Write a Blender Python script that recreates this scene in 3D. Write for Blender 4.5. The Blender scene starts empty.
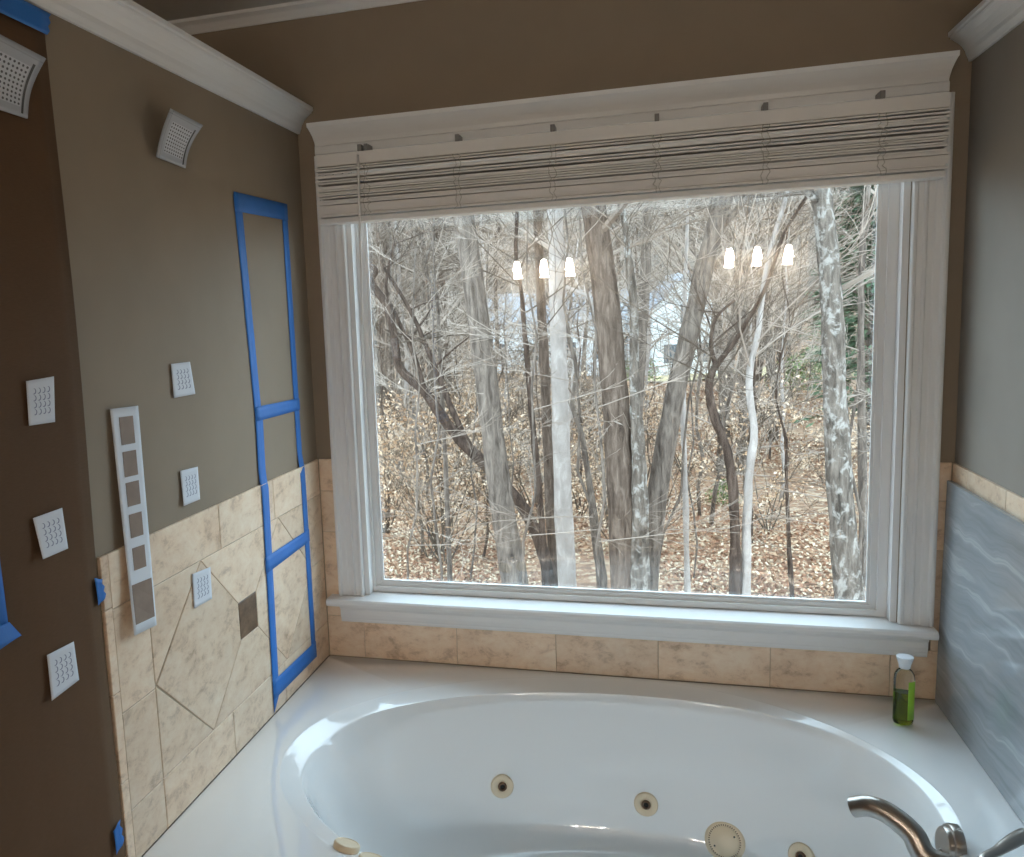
import bpy, bmesh, math, random
from mathutils import Vector, Matrix
from mathutils.bvhtree import BVHTree

S = bpy.context.scene
COL = S.collection
PI = math.pi
rnd = random.Random(7)

# ------------------------------------------------------------------ camera
CX, CY, FPX = 422.065, 427.132, 828.389
CAM = Vector((1.0562, -2.4718, 1.6677))
RGT = Vector((0.96318816, 0.26556407, -0.04176477))
UPV = Vector((0.00518584, 0.13697487, 0.99056095))
FWD = Vector((-0.26877812, 0.95431316, -0.1305554))
cd = bpy.data.cameras.new('camera')
cam = bpy.data.objects.new('camera', cd)
COL.objects.link(cam)
cam.matrix_world = Matrix(((RGT.x, UPV.x, -FWD.x, CAM.x), (RGT.y, UPV.y, -FWD.y, CAM.y),
                           (RGT.z, UPV.z, -FWD.z, CAM.z), (0, 0, 0, 1)))
cd.sensor_fit = 'HORIZONTAL'
cd.sensor_width = 36.0
cd.lens = FPX / 1024 * 36.0
cd.shift_x = (512 - CX) / 1024
cd.shift_y = (CY - 428.5) / 1024
cd.clip_start = 0.05
cd.clip_end = 600
S.camera = cam

# ------------------------------------------------------------------ world, lights, exposure
SKY_STRENGTH = 6.4
SKY_COLOR = (0.64, 0.83, 1.0, 1)
VANITY_STRENGTH = 165.0
VANITY_COLOR = (1.0, 0.90, 0.80, 1)
CAN_STRENGTH = 300.0
CAN_COLOR = (1.0, 0.62, 0.32, 1)
w = bpy.data.worlds.new('overcast_sky')
S.world = w
w.use_nodes = True
bg = w.node_tree.nodes['Background']
bg.inputs[0].default_value = SKY_COLOR
bg.inputs[1].default_value = SKY_STRENGTH
pl = bpy.data.lights.new('window_portal', 'AREA')
pl.shape = 'RECTANGLE'
pl.size = 1.5
pl.size_y = 1.3
pl.cycles.is_portal = True
po = bpy.data.objects.new('window_portal', pl)
COL.objects.link(po)
po.location = (0.92, 0.16, 1.4)
po.rotation_euler = (-PI / 2, 0, 0)      # faces into the room (-y)
vs = S.view_settings
vs.view_transform = 'Standard'
vs.look = 'None'
vs.exposure = 0.0
vs.gamma = 1.0
vs.use_curve_mapping = False


# ------------------------------------------------------------------ helpers
def pray(u, v):
    return RGT * ((u - CX) / FPX) - UPV * ((v - CY) / FPX) + FWD


def at(u, v, ax, val):
    d = pray(u, v)
    return CAM + d * ((val - CAM[ax]) / d[ax])


def off_wall(y, z, x):
    """a point seen at (y, z) on the left wall plane, moved along its sight line to stand x off the wall"""
    f_ = x / CAM.x
    return y + (CAM.y - y) * f_, z + (CAM.z - z) * f_


class MB:
    def __init__(self):
        self.v = []
        self.f = []
        self.m = []

    def box(self, x0, x1, y0, y1, z0, z1):
        n = len(self.v)
        self.v += [(x0, y0, z0), (x1, y0, z0), (x1, y1, z0), (x0, y1, z0), (x0, y0, z1), (x1, y0, z1), (x1, y1, z1), (x0, y1, z1)]
        for q in ((0, 3, 2, 1), (4, 5, 6, 7), (0, 1, 5, 4), (1, 2, 6, 5), (2, 3, 7, 6), (3, 0, 4, 7)):
            self.f.append(tuple(n + i for i in q))
        return self

    def tube(self, pts, rad, sides=6, cap=True):
        n0 = len(self.v)
        k = len(pts)
        prev = None
        for i in range(k):
            p = pts[i]
            t = (pts[min(i + 1, k - 1)] - pts[max(i - 1, 0)])
            if t.length < 1e-9:
                t = Vector((0, 0, 1))
            t.normalize()
            if prev is None:
                a = Vector((1, 0, 0)) if abs(t.x) < 0.8 else Vector((0, 1, 0))
                u = t.cross(a).normalized()
            else:
                u = (prev - t * prev.dot(t))
                u = u.normalized() if u.length > 1e-6 else t.orthogonal().normalized()
            prev = u
            w_ = t.cross(u)
            r = rad[i]
            for s in range(sides):
                an = 2 * PI * s / sides
                q = p + u * (r * math.cos(an)) + w_ * (r * math.sin(an))
                self.v.append((q.x, q.y, q.z))
        for i in range(k - 1):
            for s in range(sides):
                a = n0 + i * sides + s
                b = n0 + i * sides + (s + 1) % sides
                self.f.append((a, b, b + sides, a + sides))
        if cap:
            self.f.append(tuple(n0 + s for s in range(sides))[::-1])
            self.f.append(tuple(n0 + (k - 1) * sides + s for s in range(sides)))
        return self

    def prism(self, prof, axis, a0, a1):
        """closed profile of 2D points swept along an axis; prof coords are the two other axes in xyz order"""
        n0 = len(self.v)
        k = len(prof)
        for a in (a0, a1):
            for (p, q) in prof:
                self.v.append({'x': (a, p, q), 'y': (p, a, q), 'z': (p, q, a)}[axis])
        for i in range(k):
            j = (i + 1) % k
            self.f.append((n0 + i, n0 + j, n0 + k + j, n0 + k + i))
        self.f.append(tuple(n0 + i for i in range(k))[::-1])
        self.f.append(tuple(n0 + k + i for i in range(k)))
        return self

    def lathe(self, prof, n=32, M=None):
        """profile of (r, z) turned about z, then moved by matrix M"""
        n0 = len(self.v)
        M = M or Matrix.Identity(4)
        for (r, z) in prof:
            for i in range(n):
                a = 2 * PI * i / n
                q = M @ Vector((r * math.cos(a), r * math.sin(a), z))
                self.v.append((q.x, q.y, q.z))
        for j in range(len(prof) - 1):
            for i in range(n):
                a = n0 + j * n + i
                b = n0 + j * n + (i + 1) % n
                self.f.append((a, b, b + n, a + n))
        self.f.append(tuple(n0 + i for i in range(n))[::-1])
        e = n0 + (len(prof) - 1) * n
        self.f.append(tuple(e + i for i in range(n)))
        return self

    def quad(self, a, b, c, d):
        n = len(self.v)
        self.v += [tuple(a), tuple(b), tuple(c), tuple(d)]
        self.f.append((n, n + 1, n + 2, n + 3))

    def mesh(self, name, mat, smooth=False, fixn=True, mats=None):
        me = bpy.data.meshes.new(name)
        me.from_pydata(self.v, [], self.f)
        for m in (mats or [mat]):
            me.materials.append(m)
        if self.m:
            me.polygons.foreach_set('material_index', self.m)
        if fixn:
            b = bmesh.new()
            b.from_mesh(me)
            bmesh.ops.recalc_face_normals(b, faces=b.faces)
            b.to_mesh(me)
            b.free()
        if smooth:
            me.polygons.foreach_set('use_smooth', [True] * len(me.polygons))
        me.update()
        return me

    def build(self, name, mat, parent=None, smooth=False, bevel=0, loc=None, fixn=True, autosmooth=None):
        me = self.mesh(name, mat, smooth, fixn)
        o = link(name, me, parent)
        if loc:
            o.location = loc
        if bevel:
            bv(o, bevel)
        if autosmooth:
            me.set_sharp_from_angle(angle=math.radians(autosmooth))
        return o


def link(name, data, parent=None):
    o = bpy.data.objects.new(name, data)
    COL.objects.link(o)
    if parent:
        o.parent = parent
    return o


def bv(o, wd, seg=2):
    m = o.modifiers.new('bevel', 'BEVEL')
    m.width = wd
    m.segments = seg
    m.limit_method = 'ANGLE'
    return o


def tag(o, label, cat, group=None, kind=None):
    o['label'] = label
    o['category'] = cat
    if group:
        o['group'] = group
    if kind:
        o['kind'] = kind
    return o


def empty(name, loc=(0, 0, 0), rz=0):
    o = link(name, None)
    o.location = loc
    o.rotation_euler = (0, 0, rz)
    o.empty_display_size = 0.1
    return o


def uvgrid(name, fn, nu, nv, mat, parent=None, thick=0.0):
    """a sheet from fn(u, v) with UVs"""
    me = bpy.data.meshes.new(name)
    vs_ = []
    fs = []
    for j in range(nv + 1):
        for i in range(nu + 1):
            vs_.append(tuple(fn(i / nu, j / nv)))
    for j in range(nv):
        for i in range(nu):
            a = j * (nu + 1) + i
            fs.append((a, a + 1, a + nu + 2, a + nu + 1))
    me.from_pydata(vs_, [], fs)
    uv = me.uv_layers.new(name='UVMap')
    for p in me.polygons:
        for li in p.loop_indices:
            vi = me.loops[li].vertex_index
            uv.data[li].uv = ((vi % (nu + 1)) / nu, (vi // (nu + 1)) / nv)
    me.polygons.foreach_set('use_smooth', [True] * len(me.polygons))
    me.materials.append(mat)
    o = link(name, me, parent)
    if thick:
        s = o.modifiers.new('thickness', 'SOLIDIFY')
        s.thickness = thick
        s.offset = 0
    return o


# ------------------------------------------------------------------ materials
class NT:
    def __init__(self, name):
        self.m = bpy.data.materials.new(name)
        self.m.use_nodes = True
        self.t = self.m.node_tree
        self.b = self.t.nodes['Principled BSDF']
        self.out = self.t.nodes['Material Output']

    def n(self, typ, ins=None, **kw):
        nd = self.t.nodes.new(typ)
        for k, v in kw.items():
            setattr(nd, k, v)
        for k, v in (ins or {}).items():
            if isinstance(v, bpy.types.NodeSocket):
                self.t.links.new(v, nd.inputs[k])
            else:
                nd.inputs[k].default_value = v
        return nd

    def set(self, key, v):
        if isinstance(v, bpy.types.NodeSocket):
            self.t.links.new(v, self.b.inputs[key])
        else:
            self.b.inputs[key].default_value = v

    def math(self, op, a, b=0.0, c=0.0):
        return self.n('ShaderNodeMath', {0: a, 1: b, 2: c}, operation=op).outputs[0]

    def mix(self, f, a, b):
        nd = self.n('ShaderNodeMix', data_type='RGBA')
        for k, v in ((0, f), (6, a), (7, b)):
            if isinstance(v, bpy.types.NodeSocket):
                self.t.links.new(v, nd.inputs[k])
            else:
                nd.inputs[k].default_value = v
        return nd.outputs[2]

    def ramp(self, f, stops):
        nd = self.n('ShaderNodeValToRGB', {0: f})
        el = nd.color_ramp.elements
        while len(el) < len(stops):
            el.new(0.5)
        for e, (p, c) in zip(el, stops):
            e.position = p
            e.color = c if len(c) == 4 else (*c, 1)
        return nd.outputs[0]

    def coords(self, which='Object', scale=(1, 1, 1), rand=False):
        c = self.n('ShaderNodeTexCoord').outputs[which]
        if rand:
            r = self.n('ShaderNodeObjectInfo').outputs['Random']
            off = self.n('ShaderNodeCombineXYZ', {0: self.math('MULTIPLY', r, 37.0), 1: self.math('MULTIPLY', r, 91.0), 2: self.math('MULTIPLY', r, 53.0)}).outputs[0]
            c = self.n('ShaderNodeVectorMath', {0: c, 1: off}, operation='ADD').outputs[0]
        return self.n('ShaderNodeMapping', {0: c, 3: scale}).outputs[0]

    def noise(self, co, sc, det=4, rough=0.55, dist=0.0):
        return self.n('ShaderNodeTexNoise', {'Vector': co, 'Scale': sc, 'Detail': det, 'Roughness': rough, 'Distortion': dist}).outputs[0]

    def bump(self, h, strength, dist=0.01):
        self.set('Normal', self.n('ShaderNodeBump', {'Height': h, 'Strength': strength, 'Distance': dist}).outputs[0])


def rgb(r, g, b):
    """sRGB 0-255 -> linear"""
    f = lambda c: (c / 255 / 12.92) if c / 255 <= 0.04045 else ((c / 255 + 0.055) / 1.055) ** 2.4
    return (f(r), f(g), f(b), 1)


def plain(name, col, rough=0.5, metal=0.0, var=0.04, vscale=6.0, bump=0.0, bscale=200.0, coat=0.0, spec=0.5):
    k = NT(name)
    co = k.coords('Object')
    nz = k.noise(co, vscale, 3)
    d = tuple(max(0, c * (1 - var)) for c in col[:3]) + (1,)
    l = tuple(min(1, c * (1 + var)) for c in col[:3]) + (1,)
    k.set('Base Color', k.ramp(nz, [(0.3, d), (0.7, l)]))
    k.set('Roughness', rough)
    k.set('Metallic', metal)
    k.set('Specular IOR Level', spec)
    if coat:
        k.set('Coat Weight', coat)
        k.set('Coat Roughness', 0.04)
    if bump:
        k.bump(k.noise(co, bscale, 2), bump, 0.002)
    return k.m


M = {}
M['paint'] = plain('taupe_wall_paint', (0.305, 0.243, 0.178, 1), 0.62, bump=0.08, bscale=260, spec=0.25)
M['paint_right'] = plain('greige_wall_paint', (0.285, 0.255, 0.222, 1), 0.62, bump=0.08, bscale=260, spec=0.3)
M['ceiling'] = plain('ceiling_paint', (0.62, 0.61, 0.57, 1), 0.8)
M['trim'] = plain('white_trim_paint', (0.83, 0.83, 0.82, 1), 0.32, var=0.015)
M['sash'] = plain('white_sash_paint', (0.85, 0.85, 0.845, 1), 0.30, var=0.015)
M['blind'] = plain('blind_slat_paint', (0.86, 0.83, 0.79, 1), 0.42, var=0.03)
M['cord'] = plain('blind_cord', (0.60, 0.57, 0.52, 1), 0.8)
M['clip'] = plain('clip_plastic', (0.22, 0.21, 0.20, 1), 0.35)
M['grout'] = plain('grout', (0.50, 0.40, 0.29, 1), 0.9, bump=0.2)
M['tub'] = plain('white_acrylic', (0.88, 0.89, 0.89, 1), 0.12, var=0.006, coat=1.0)
M['jet'] = plain('cream_plastic', (0.80, 0.67, 0.48, 1), 0.28, var=0.04)
M['jetdark'] = plain('brown_nozzle', (0.16, 0.09, 0.05, 1), 0.35)
M['hole'] = plain('black_hole', (0.01, 0.008, 0.006, 1), 0.6)
M['floor'] = plain('floor_tile', (0.45, 0.38, 0.29, 1), 0.4, var=0.15)
M['house_white'] = plain('house_siding', (0.80, 0.81, 0.82, 1), 0.7, var=0.05)
M['house_roof'] = plain('house_roof', (0.33, 0.34, 0.37, 1), 0.85, var=0.15)
M['house_glass'] = plain('house_window_glass', (0.10, 0.12, 0.14, 1), 0.15)
M['capplastic'] = plain('cap_plastic', (0.78, 0.82, 0.86, 1), 0.25)
M['greenlabel'] = plain('green_label', (0.30, 0.56, 0.04, 1), 0.35)


def nickel():
    k = NT('brushed_nickel')
    co = k.coords('Object', (1, 1, 3))
    nz = k.noise(co, 60, 3)
    k.set('Base Color', (0.42, 0.385, 0.35, 1))
    k.set('Metallic', 1.0)
    k.set('Roughness', k.n('ShaderNodeMapRange', {0: nz, 3: 0.27, 4: 0.31}).outputs[0])
    return k.m


M['nickel'] = nickel()


def travertine(name, dark, mid, light, pit):
    k = NT(name)
    co = k.coords('Object', (1, 1, 1), rand=True)
    big = k.noise(co, 5.0, 4, 0.6, 0.5)
    fine = k.noise(k.n('ShaderNodeMapping', {0: co, 3: (1, 1, 1.5), 2: (0.5, 0.3, 0.2)}).outputs[0], 17.0, 8, 0.75, 0.3)
    c1 = k.ramp(big, [(0.28, dark), (0.5, mid), (0.72, light)])
    c2 = k.ramp(fine, [(0.34, pit), (0.47, mid), (0.62, light)])
    r = k.n('ShaderNodeObjectInfo').outputs['Random']
    col = k.mix(0.58, c1, c2)
    hv = k.n('ShaderNodeHueSaturation', {'Color': col, 'Saturation': 0.84, 'Value': k.n('ShaderNodeMapRange', {0: r, 3: 0.86, 4: 1.06}).outputs[0]}).outputs[0]
    k.set('Base Color', hv)
    k.set('Roughness', k.n('ShaderNodeMapRange', {0: fine, 3: 0.30, 4: 0.5}).outputs[0])
    k.bump(fine, 0.08, 0.002)
    return k.m


M['tile'] = travertine('travertine_tile', rgb(204, 164, 126), rgb(236, 203, 166), rgb(248, 226, 197), rgb(172, 132, 94))
M['tiledark'] = travertine('brown_stone_tile', rgb(84, 58, 36), rgb(118, 86, 56), rgb(150, 116, 80), rgb(60, 40, 24))


def slab():
    k = NT('grey_striped_stone')
    co = k.coords('Object', (0.35, 0.5, 9.0))
    wv = k.noise(k.coords('Object', (1, 2.0, 2.5)), 1.6, 3)
    co2 = k.n('ShaderNodeVectorMath', {0: co, 1: k.n('ShaderNodeCombineXYZ', {0: 0.0, 1: 0.0, 2: k.math('MULTIPLY', wv, 0.9)}).outputs[0]}, operation='ADD').outputs[0]
    st = k.noise(co2, 2.2, 7, 0.62, 0.7)
    fine = k.noise(co2, 9.0, 4, 0.6, 0.3)
    c = k.ramp(st, [(0.28, rgb(122, 127, 131)), (0.45, rgb(146, 151, 155)), (0.56, rgb(154, 159, 163)), (0.63, rgb(178, 183, 187)), (0.72, rgb(150, 154, 158))])
    d = k.ramp(fine, [(0.35, rgb(128, 132, 136)), (0.65, rgb(166, 170, 174))])
    k.set('Base Color', k.mix(0.16, c, d))
    k.set('Roughness', 0.09)
    return k.m


M['slab'] = slab()


def kraft():
    k = NT('brown_kraft_paper')
    co = k.coords('Object')
    a = k.noise(k.coords('Object', (1, 1.5, 0.8)), 2.2, 4)
    f = k.noise(k.coords('Object', (1, 1, 12)), 70, 3)
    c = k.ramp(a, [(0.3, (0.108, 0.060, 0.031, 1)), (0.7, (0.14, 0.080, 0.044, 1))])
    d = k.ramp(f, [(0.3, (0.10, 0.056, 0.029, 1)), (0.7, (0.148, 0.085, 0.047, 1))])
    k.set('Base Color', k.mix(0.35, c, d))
    k.set('Specular IOR Level', 0.12)
    k.set('Roughness', 0.65)
    k.bump(k.noise(co, 5, 3), 0.25, 0.02)
    return k.m


M['kraft'] = kraft()
M['tape'] = plain('blue_painters_tape', (0.022, 0.17, 0.55, 1), 0.55, var=0.08, bump=0.25, bscale=320)
M['paper'] = plain('white_paper', (0.74, 0.76, 0.80, 1), 0.7, var=0.02)
M['printbrown'] = plain('brown_print', (0.25, 0.175, 0.13, 1), 0.6, var=0.12, vscale=25)


def card_print(flip):
    """4 x 4 printed hooks in a light blue-grey ink"""
    k = NT('printed_card')
    uv = k.n('ShaderNodeTexCoord').outputs['UV']
    s = k.n('ShaderNodeSeparateXYZ', {0: uv})
    x = k.n('ShaderNodeMapRange', {0: s.outputs[0], 1: 0.18, 2: 0.86, 3: 0.0, 4: 4.0}, clamp=False).outputs[0]
    y = k.n('ShaderNodeMapRange', {0: s.outputs[1], 1: 0.20, 2: 0.82, 3: 0.0, 4: 4.0}, clamp=False).outputs[0]
    inb = k.math('MULTIPLY', k.math('MULTIPLY', k.math('GREATER_THAN', x, 0.0), k.math('LESS_THAN', x, 4.0)),
                 k.math('MULTIPLY', k.math('GREATER_THAN', y, 0.0), k.math('LESS_THAN', y, 4.0)))
    fx = k.math('FRACT', x)
    fy = k.math('FRACT', y)

    def dist(cx, cy, sx):
        a = k.math('MULTIPLY', k.math('SUBTRACT', fx, cx), sx)
        b = k.math('SUBTRACT', fy, cy)
        return k.math('SQRT', k.math('ADD', k.math('MULTIPLY', a, a), k.math('MULTIPLY', b, b)))
    outer = k.math('LESS_THAN', dist(0.45, 0.5, 1.0), 0.43)
    inner = k.math('GREATER_THAN', dist(0.28, 0.62 if flip else 0.55, 0.9), 0.36)
    mk = k.math('MULTIPLY', k.math('MULTIPLY', outer, inner), inb)
    k.set('Base Color', k.mix(k.math('MULTIPLY', mk, 0.85), (0.72, 0.745, 0.80, 1), (0.14, 0.16, 0.26, 1)))
    k.set('Roughness', 0.65)
    return k.m


M['card'] = card_print(False)


def head_print():
    """grey square shower head: frame lines, a grid of dots, a dark edge on one side"""
    k = NT('printed_shower_head')
    uv = k.n('ShaderNodeTexCoord').outputs['UV']
    s = k.n('ShaderNodeSeparateXYZ', {0: uv})
    U, V = s.outputs[0], s.outputs[1]
    NX, NY = 9.0, 9.0
    x = k.n('ShaderNodeMapRange', {0: U, 1: 0.16, 2: 0.84, 3: 0.0, 4: NX}, clamp=False).outputs[0]
    y = k.n('ShaderNodeMapRange', {0: V, 1: 0.15, 2: 0.80, 3: 0.0, 4: NY}, clamp=False).outputs[0]

    def band(v, a, b):
        return k.math('MULTIPLY', k.math('GREATER_THAN', v, a), k.math('LESS_THAN', v, b))
    inb = k.math('MULTIPLY', band(x, 0, NX), band(y, 0, NY))
    fx = k.math('SUBTRACT', k.math('FRACT', x), 0.5)
    fy = k.math('SUBTRACT', k.math('FRACT', y), 0.5)
    d = k.math('SQRT', k.math('ADD', k.math('MULTIPLY', fx, fx), k.math('MULTIPLY', fy, fy)))
    dot = k.math('MULTIPLY', k.math('LESS_THAN', d, 0.27), inb)
    slot = k.math('MULTIPLY', band(U, 0.86, 0.905), band(V, 0.05, 0.85))
    line = k.math('ADD', k.math('MULTIPLY', band(V, 0.915, 0.935), 1.0), k.math('MULTIPLY', band(U, 0.055, 0.075), 1.0))
    face = k.mix(inb, (0.40, 0.42, 0.46, 1), (0.55, 0.57, 0.61, 1))
    c = k.mix(k.math('MULTIPLY', line, 0.5), face, (0.22, 0.23, 0.25, 1))
    c = k.mix(dot, c, (0.05, 0.05, 0.06, 1))
    c = k.mix(slot, c, (0.008, 0.008, 0.01, 1))
    k.set('Base Color', c)
    k.set('Roughness', 0.4)
    return k.m


M['head'] = head_print()


def pane_glass():
    k = NT('window_glass')
    k.t.nodes.remove(k.b)
    fc = k.n('ShaderNodeLayerWeight', {'Blend': 0.5}).outputs['Facing']     # two-sided Schlick reflectance
    fr = k.math('ADD', k.math('MULTIPLY', k.math('POWER', fc, 5.0), 0.96), 0.04)
    tr = k.n('ShaderNodeBsdfTransparent', {0: (0.985, 0.995, 0.99, 1)}).outputs[0]
    gl = k.n('ShaderNodeBsdfGlossy', {0: (1, 1, 1, 1), 'Roughness': 0.0}).outputs[0]
    mx = k.n('ShaderNodeMixShader', {0: fr, 1: tr, 2: gl}).outputs[0]
    k.t.links.new(mx, k.out.inputs[0])
    return k.m


M['glass'] = pane_glass()


def clear_plastic(name, col, ior=1.4):
    k = NT(name)
    k.set('Base Color', col)
    k.set('Roughness', 0.03)
    k.set('IOR', ior)
    k.set('Transmission Weight', 1.0)
    return k.m


M['bottle'] = clear_plastic('clear_bottle', (0.93, 0.96, 0.95, 1), 1.25)
M['liquid'] = clear_plastic('green_liquid', (0.33, 0.50, 0.03, 1), 1.33)


def emit(name, col, strength):
    k = NT(name)
    k.set('Base Color', (0.9, 0.88, 0.84, 1))
    k.set('Emission Color', col)
    k.set('Emission Strength', strength)
    return k.m


M['bulb'] = emit('lit_frosted_shade', VANITY_COLOR, VANITY_STRENGTH)
M['can'] = emit('lit_downlight', CAN_COLOR, CAN_STRENGTH)


def bark(name, dark, mid, light, lichen=0.0, vs_=3.0):
    dark, mid, light = [(c_[0] * 0.72 * q_, c_[1] * 0.60 * q_, c_[2] * 0.51 * q_, 1) for c_, q_ in ((dark, 0.6), (mid, 1.0), (light, 1.2))]
    k = NT(name)
    co = k.coords('Object', (vs_, vs_, 0.6), rand=True)
    a = k.noise(co, 5.0, 5, 0.65, 0.6)
    b = k.noise(k.coords('Object', (1, 1, 0.8), rand=True), 7.5, 7, 0.72, 0.5)
    c = k.ramp(a, [(0.3, dark), (0.5, mid), (0.7, light)])
    if lichen:
        c = k.mix(k.ramp(b, [(0.62 - lichen * 0.1, (0, 0, 0, 1)), (0.70 - lichen * 0.1, (1, 1, 1, 1))]), c, (0.32, 0.285, 0.25, 1))
    k.set('Base Color', c)
    k.set('Roughness', 0.9)
    k.set('Specular IOR Level', 0.1)
    k.bump(a, 0.8, 0.04)
    return k.m


M['bark_grey'] = bark('grey_bark', (0.10, 0.09, 0.085, 1), (0.21, 0.195, 0.185, 1), (0.30, 0.285, 0.27, 1))
M['bark_brown'] = bark('grey_brown_bark', (0.075, 0.06, 0.052, 1), (0.16, 0.135, 0.12, 1), (0.25, 0.22, 0.20, 1))
M['bark_pale'] = bark('pale_bark', (0.72, 0.72, 0.74, 1), (0.52, 0.53, 0.55, 1), (0.62, 0.64, 0.67, 1), vs_=1.2)
M['bark_lichen'] = bark('lichen_mottled_bark', (0.07, 0.065, 0.06, 1), (0.17, 0.16, 0.15, 1), (0.27, 0.26, 0.25, 1), lichen=1.0)
M['bark_dark'] = bark('dark_bark', (0.05, 0.038, 0.034, 1), (0.10, 0.08, 0.072, 1), (0.17, 0.14, 0.125, 1))
M['twig'] = plain('grey_twigs', (0.178, 0.134, 0.104, 1), 0.9, var=0.55, vscale=0.6, spec=0.1)
M['twig_pale'] = plain('pale_twigs', (0.345, 0.275, 0.222, 1), 0.9, var=0.35, vscale=0.6, spec=0.1)
M['twig_brown'] = plain('brown_twigs', (0.105, 0.078, 0.058, 1), 0.9, var=0.4, vscale=0.6, spec=0.1)


def leaf_mat(name, stops):
    k = NT(name)
    r = k.n('ShaderNodeNewGeometry').outputs['Random Per Island']
    k.set('Base Color', k.ramp(r, stops))
    k.set('Roughness', 0.8)
    k.set('Specular IOR Level', 0.15)
    return k.m


M['leaf_tan'] = leaf_mat('dry_tan_leaves', [(0.0, (0.38, 0.22, 0.12, 1)), (0.4, (0.56, 0.37, 0.23, 1)), (0.8, (0.72, 0.55, 0.40, 1))])
M['leaf_litter'] = leaf_mat('fallen_leaves', [(0.0, (0.19, 0.085, 0.05, 1)), (0.35, (0.33, 0.165, 0.095, 1)), (0.65, (0.44, 0.28, 0.17, 1)), (0.85, (0.62, 0.50, 0.36, 1))])
M['needles'] = leaf_mat('evergreen_needles', [(0.0, (0.045, 0.085, 0.045, 1)), (0.6, (0.10, 0.16, 0.085, 1)), (1.0, (0.18, 0.25, 0.14, 1))])
M['leaf_green'] = leaf_mat('green_leaves', [(0.0, (0.07, 0.13, 0.04, 1)), (0.6, (0.16, 0.25, 0.08, 1)), (1.0, (0.28, 0.38, 0.15, 1))])


def ground_mat():
    k = NT('forest_floor')
    co = k.coords('Object')
    a = k.noise(co, 0.16, 5, 0.6)
    vo = k.n('ShaderNodeTexVoronoi', {'Vector': co, 'Scale': 7.0}).outputs['Color']
    sp = k.n('ShaderNodeSeparateColor', {0: vo}).outputs[0]
    c = k.ramp(sp, [(0.0, (0.13, 0.065, 0.04, 1)), (0.35, (0.25, 0.125, 0.07, 1)), (0.65, (0.34, 0.20, 0.12, 1)), (0.9, (0.50, 0.38, 0.26, 1))])
    d = k.ramp(a, [(0.35, (0.22, 0.12, 0.075, 1)), (0.65, (0.30, 0.22, 0.16, 1))])
    hz = k.n('ShaderNodeSeparateXYZ', {0: co}).outputs[2]
    br = k.noise(k.coords('Object', (1.2, 0.3, 0.25)), 1.0, 6, 0.7)
    brush = k.ramp(br, [(0.35, (0.085, 0.068, 0.055, 1)), (0.65, (0.20, 0.165, 0.135, 1))])
    hf = k.n('ShaderNodeMapRange', {0: hz, 1: -2.0, 2: 3.0, 3: 0.0, 4: 1.0}).outputs[0]
    k.set('Base Color', k.mix(hf, k.mix(0.4, c, d), brush))
    k.set('Roughness', 0.95)
    k.set('Specular IOR Level', 0.05)
    k.bump(sp, 0.5, 0.05)
    return k.m


M['ground'] = ground_mat()
M['verge'] = plain('straw_grass', (0.52, 0.42, 0.24, 1), 0.95, var=0.25, vscale=0.5, spec=0.05)

# ================================================================== THE ROOM
W = 1.83          # alcove width
ZC = 2.322        # top of the partition walls
ZCEIL = 2.622
YB = -4.45        # wall behind the camera
XL, XR = -1.25, 2.95

floor = tag(MB().box(XL, XR, YB, 0.0, -0.08, 0.0).build('floor', M['floor']), 'bathroom floor below the tub', 'floor', kind='structure')
ceil = tag(MB().box(XL, XR, YB, 0.0, ZCEIL, ZCEIL + 0.08).build('ceiling', M['ceiling']), 'pale grey ceiling above the dark wall', 'ceiling', kind='structure')
OX0, OX1, OZ0, OZ1 = 0.143, 1.703, 0.745, 2.14
wb = MB()
wb.box(XL, OX0, 0, 0.14, -0.08, ZCEIL + 0.08).box(OX1, XR, 0, 0.14, -0.08, ZCEIL + 0.08)
wb.box(OX0, OX1, 0, 0.14, -0.08, OZ0).box(OX0, OX1, 0, 0.14, OZ1, ZCEIL + 0.08)
wall_back = tag(wb.build('wall_back', M['paint']), 'taupe painted wall around the big window', 'wall', kind='structure')
wall_left = tag(MB().box(-0.13, 0, -2.1, 0, 0, ZC).build('wall_left', M['paint']), 'taupe wall with travertine wainscot left of the tub', 'wall', kind='structure')
wall_right = tag(MB().box(W, W + 0.13, -2.1, 0, 0, ZC).build('wall_right', M['paint_right']), 'grey painted wall right of the window', 'wall', kind='structure')
tag(MB().box(XL, XR, YB - 0.1, YB, -0.08, ZCEIL + 0.08).build('wall_front', M['paint']), 'taupe wall behind the camera carrying the vanity lights', 'wall', kind='structure')
tag(MB().box(XL - 0.1, XL, YB, 0, -0.08, ZCEIL + 0.08).build('wall_outer_left', M['paint']), 'outer taupe wall beyond the left partition', 'wall', kind='structure')
tag(MB().box(XR, XR + 0.1, YB, 0, -0.08, ZCEIL + 0.08).build('wall_outer_right', M['paint']), 'outer taupe wall beyond the right partition', 'wall', kind='structure')

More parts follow.
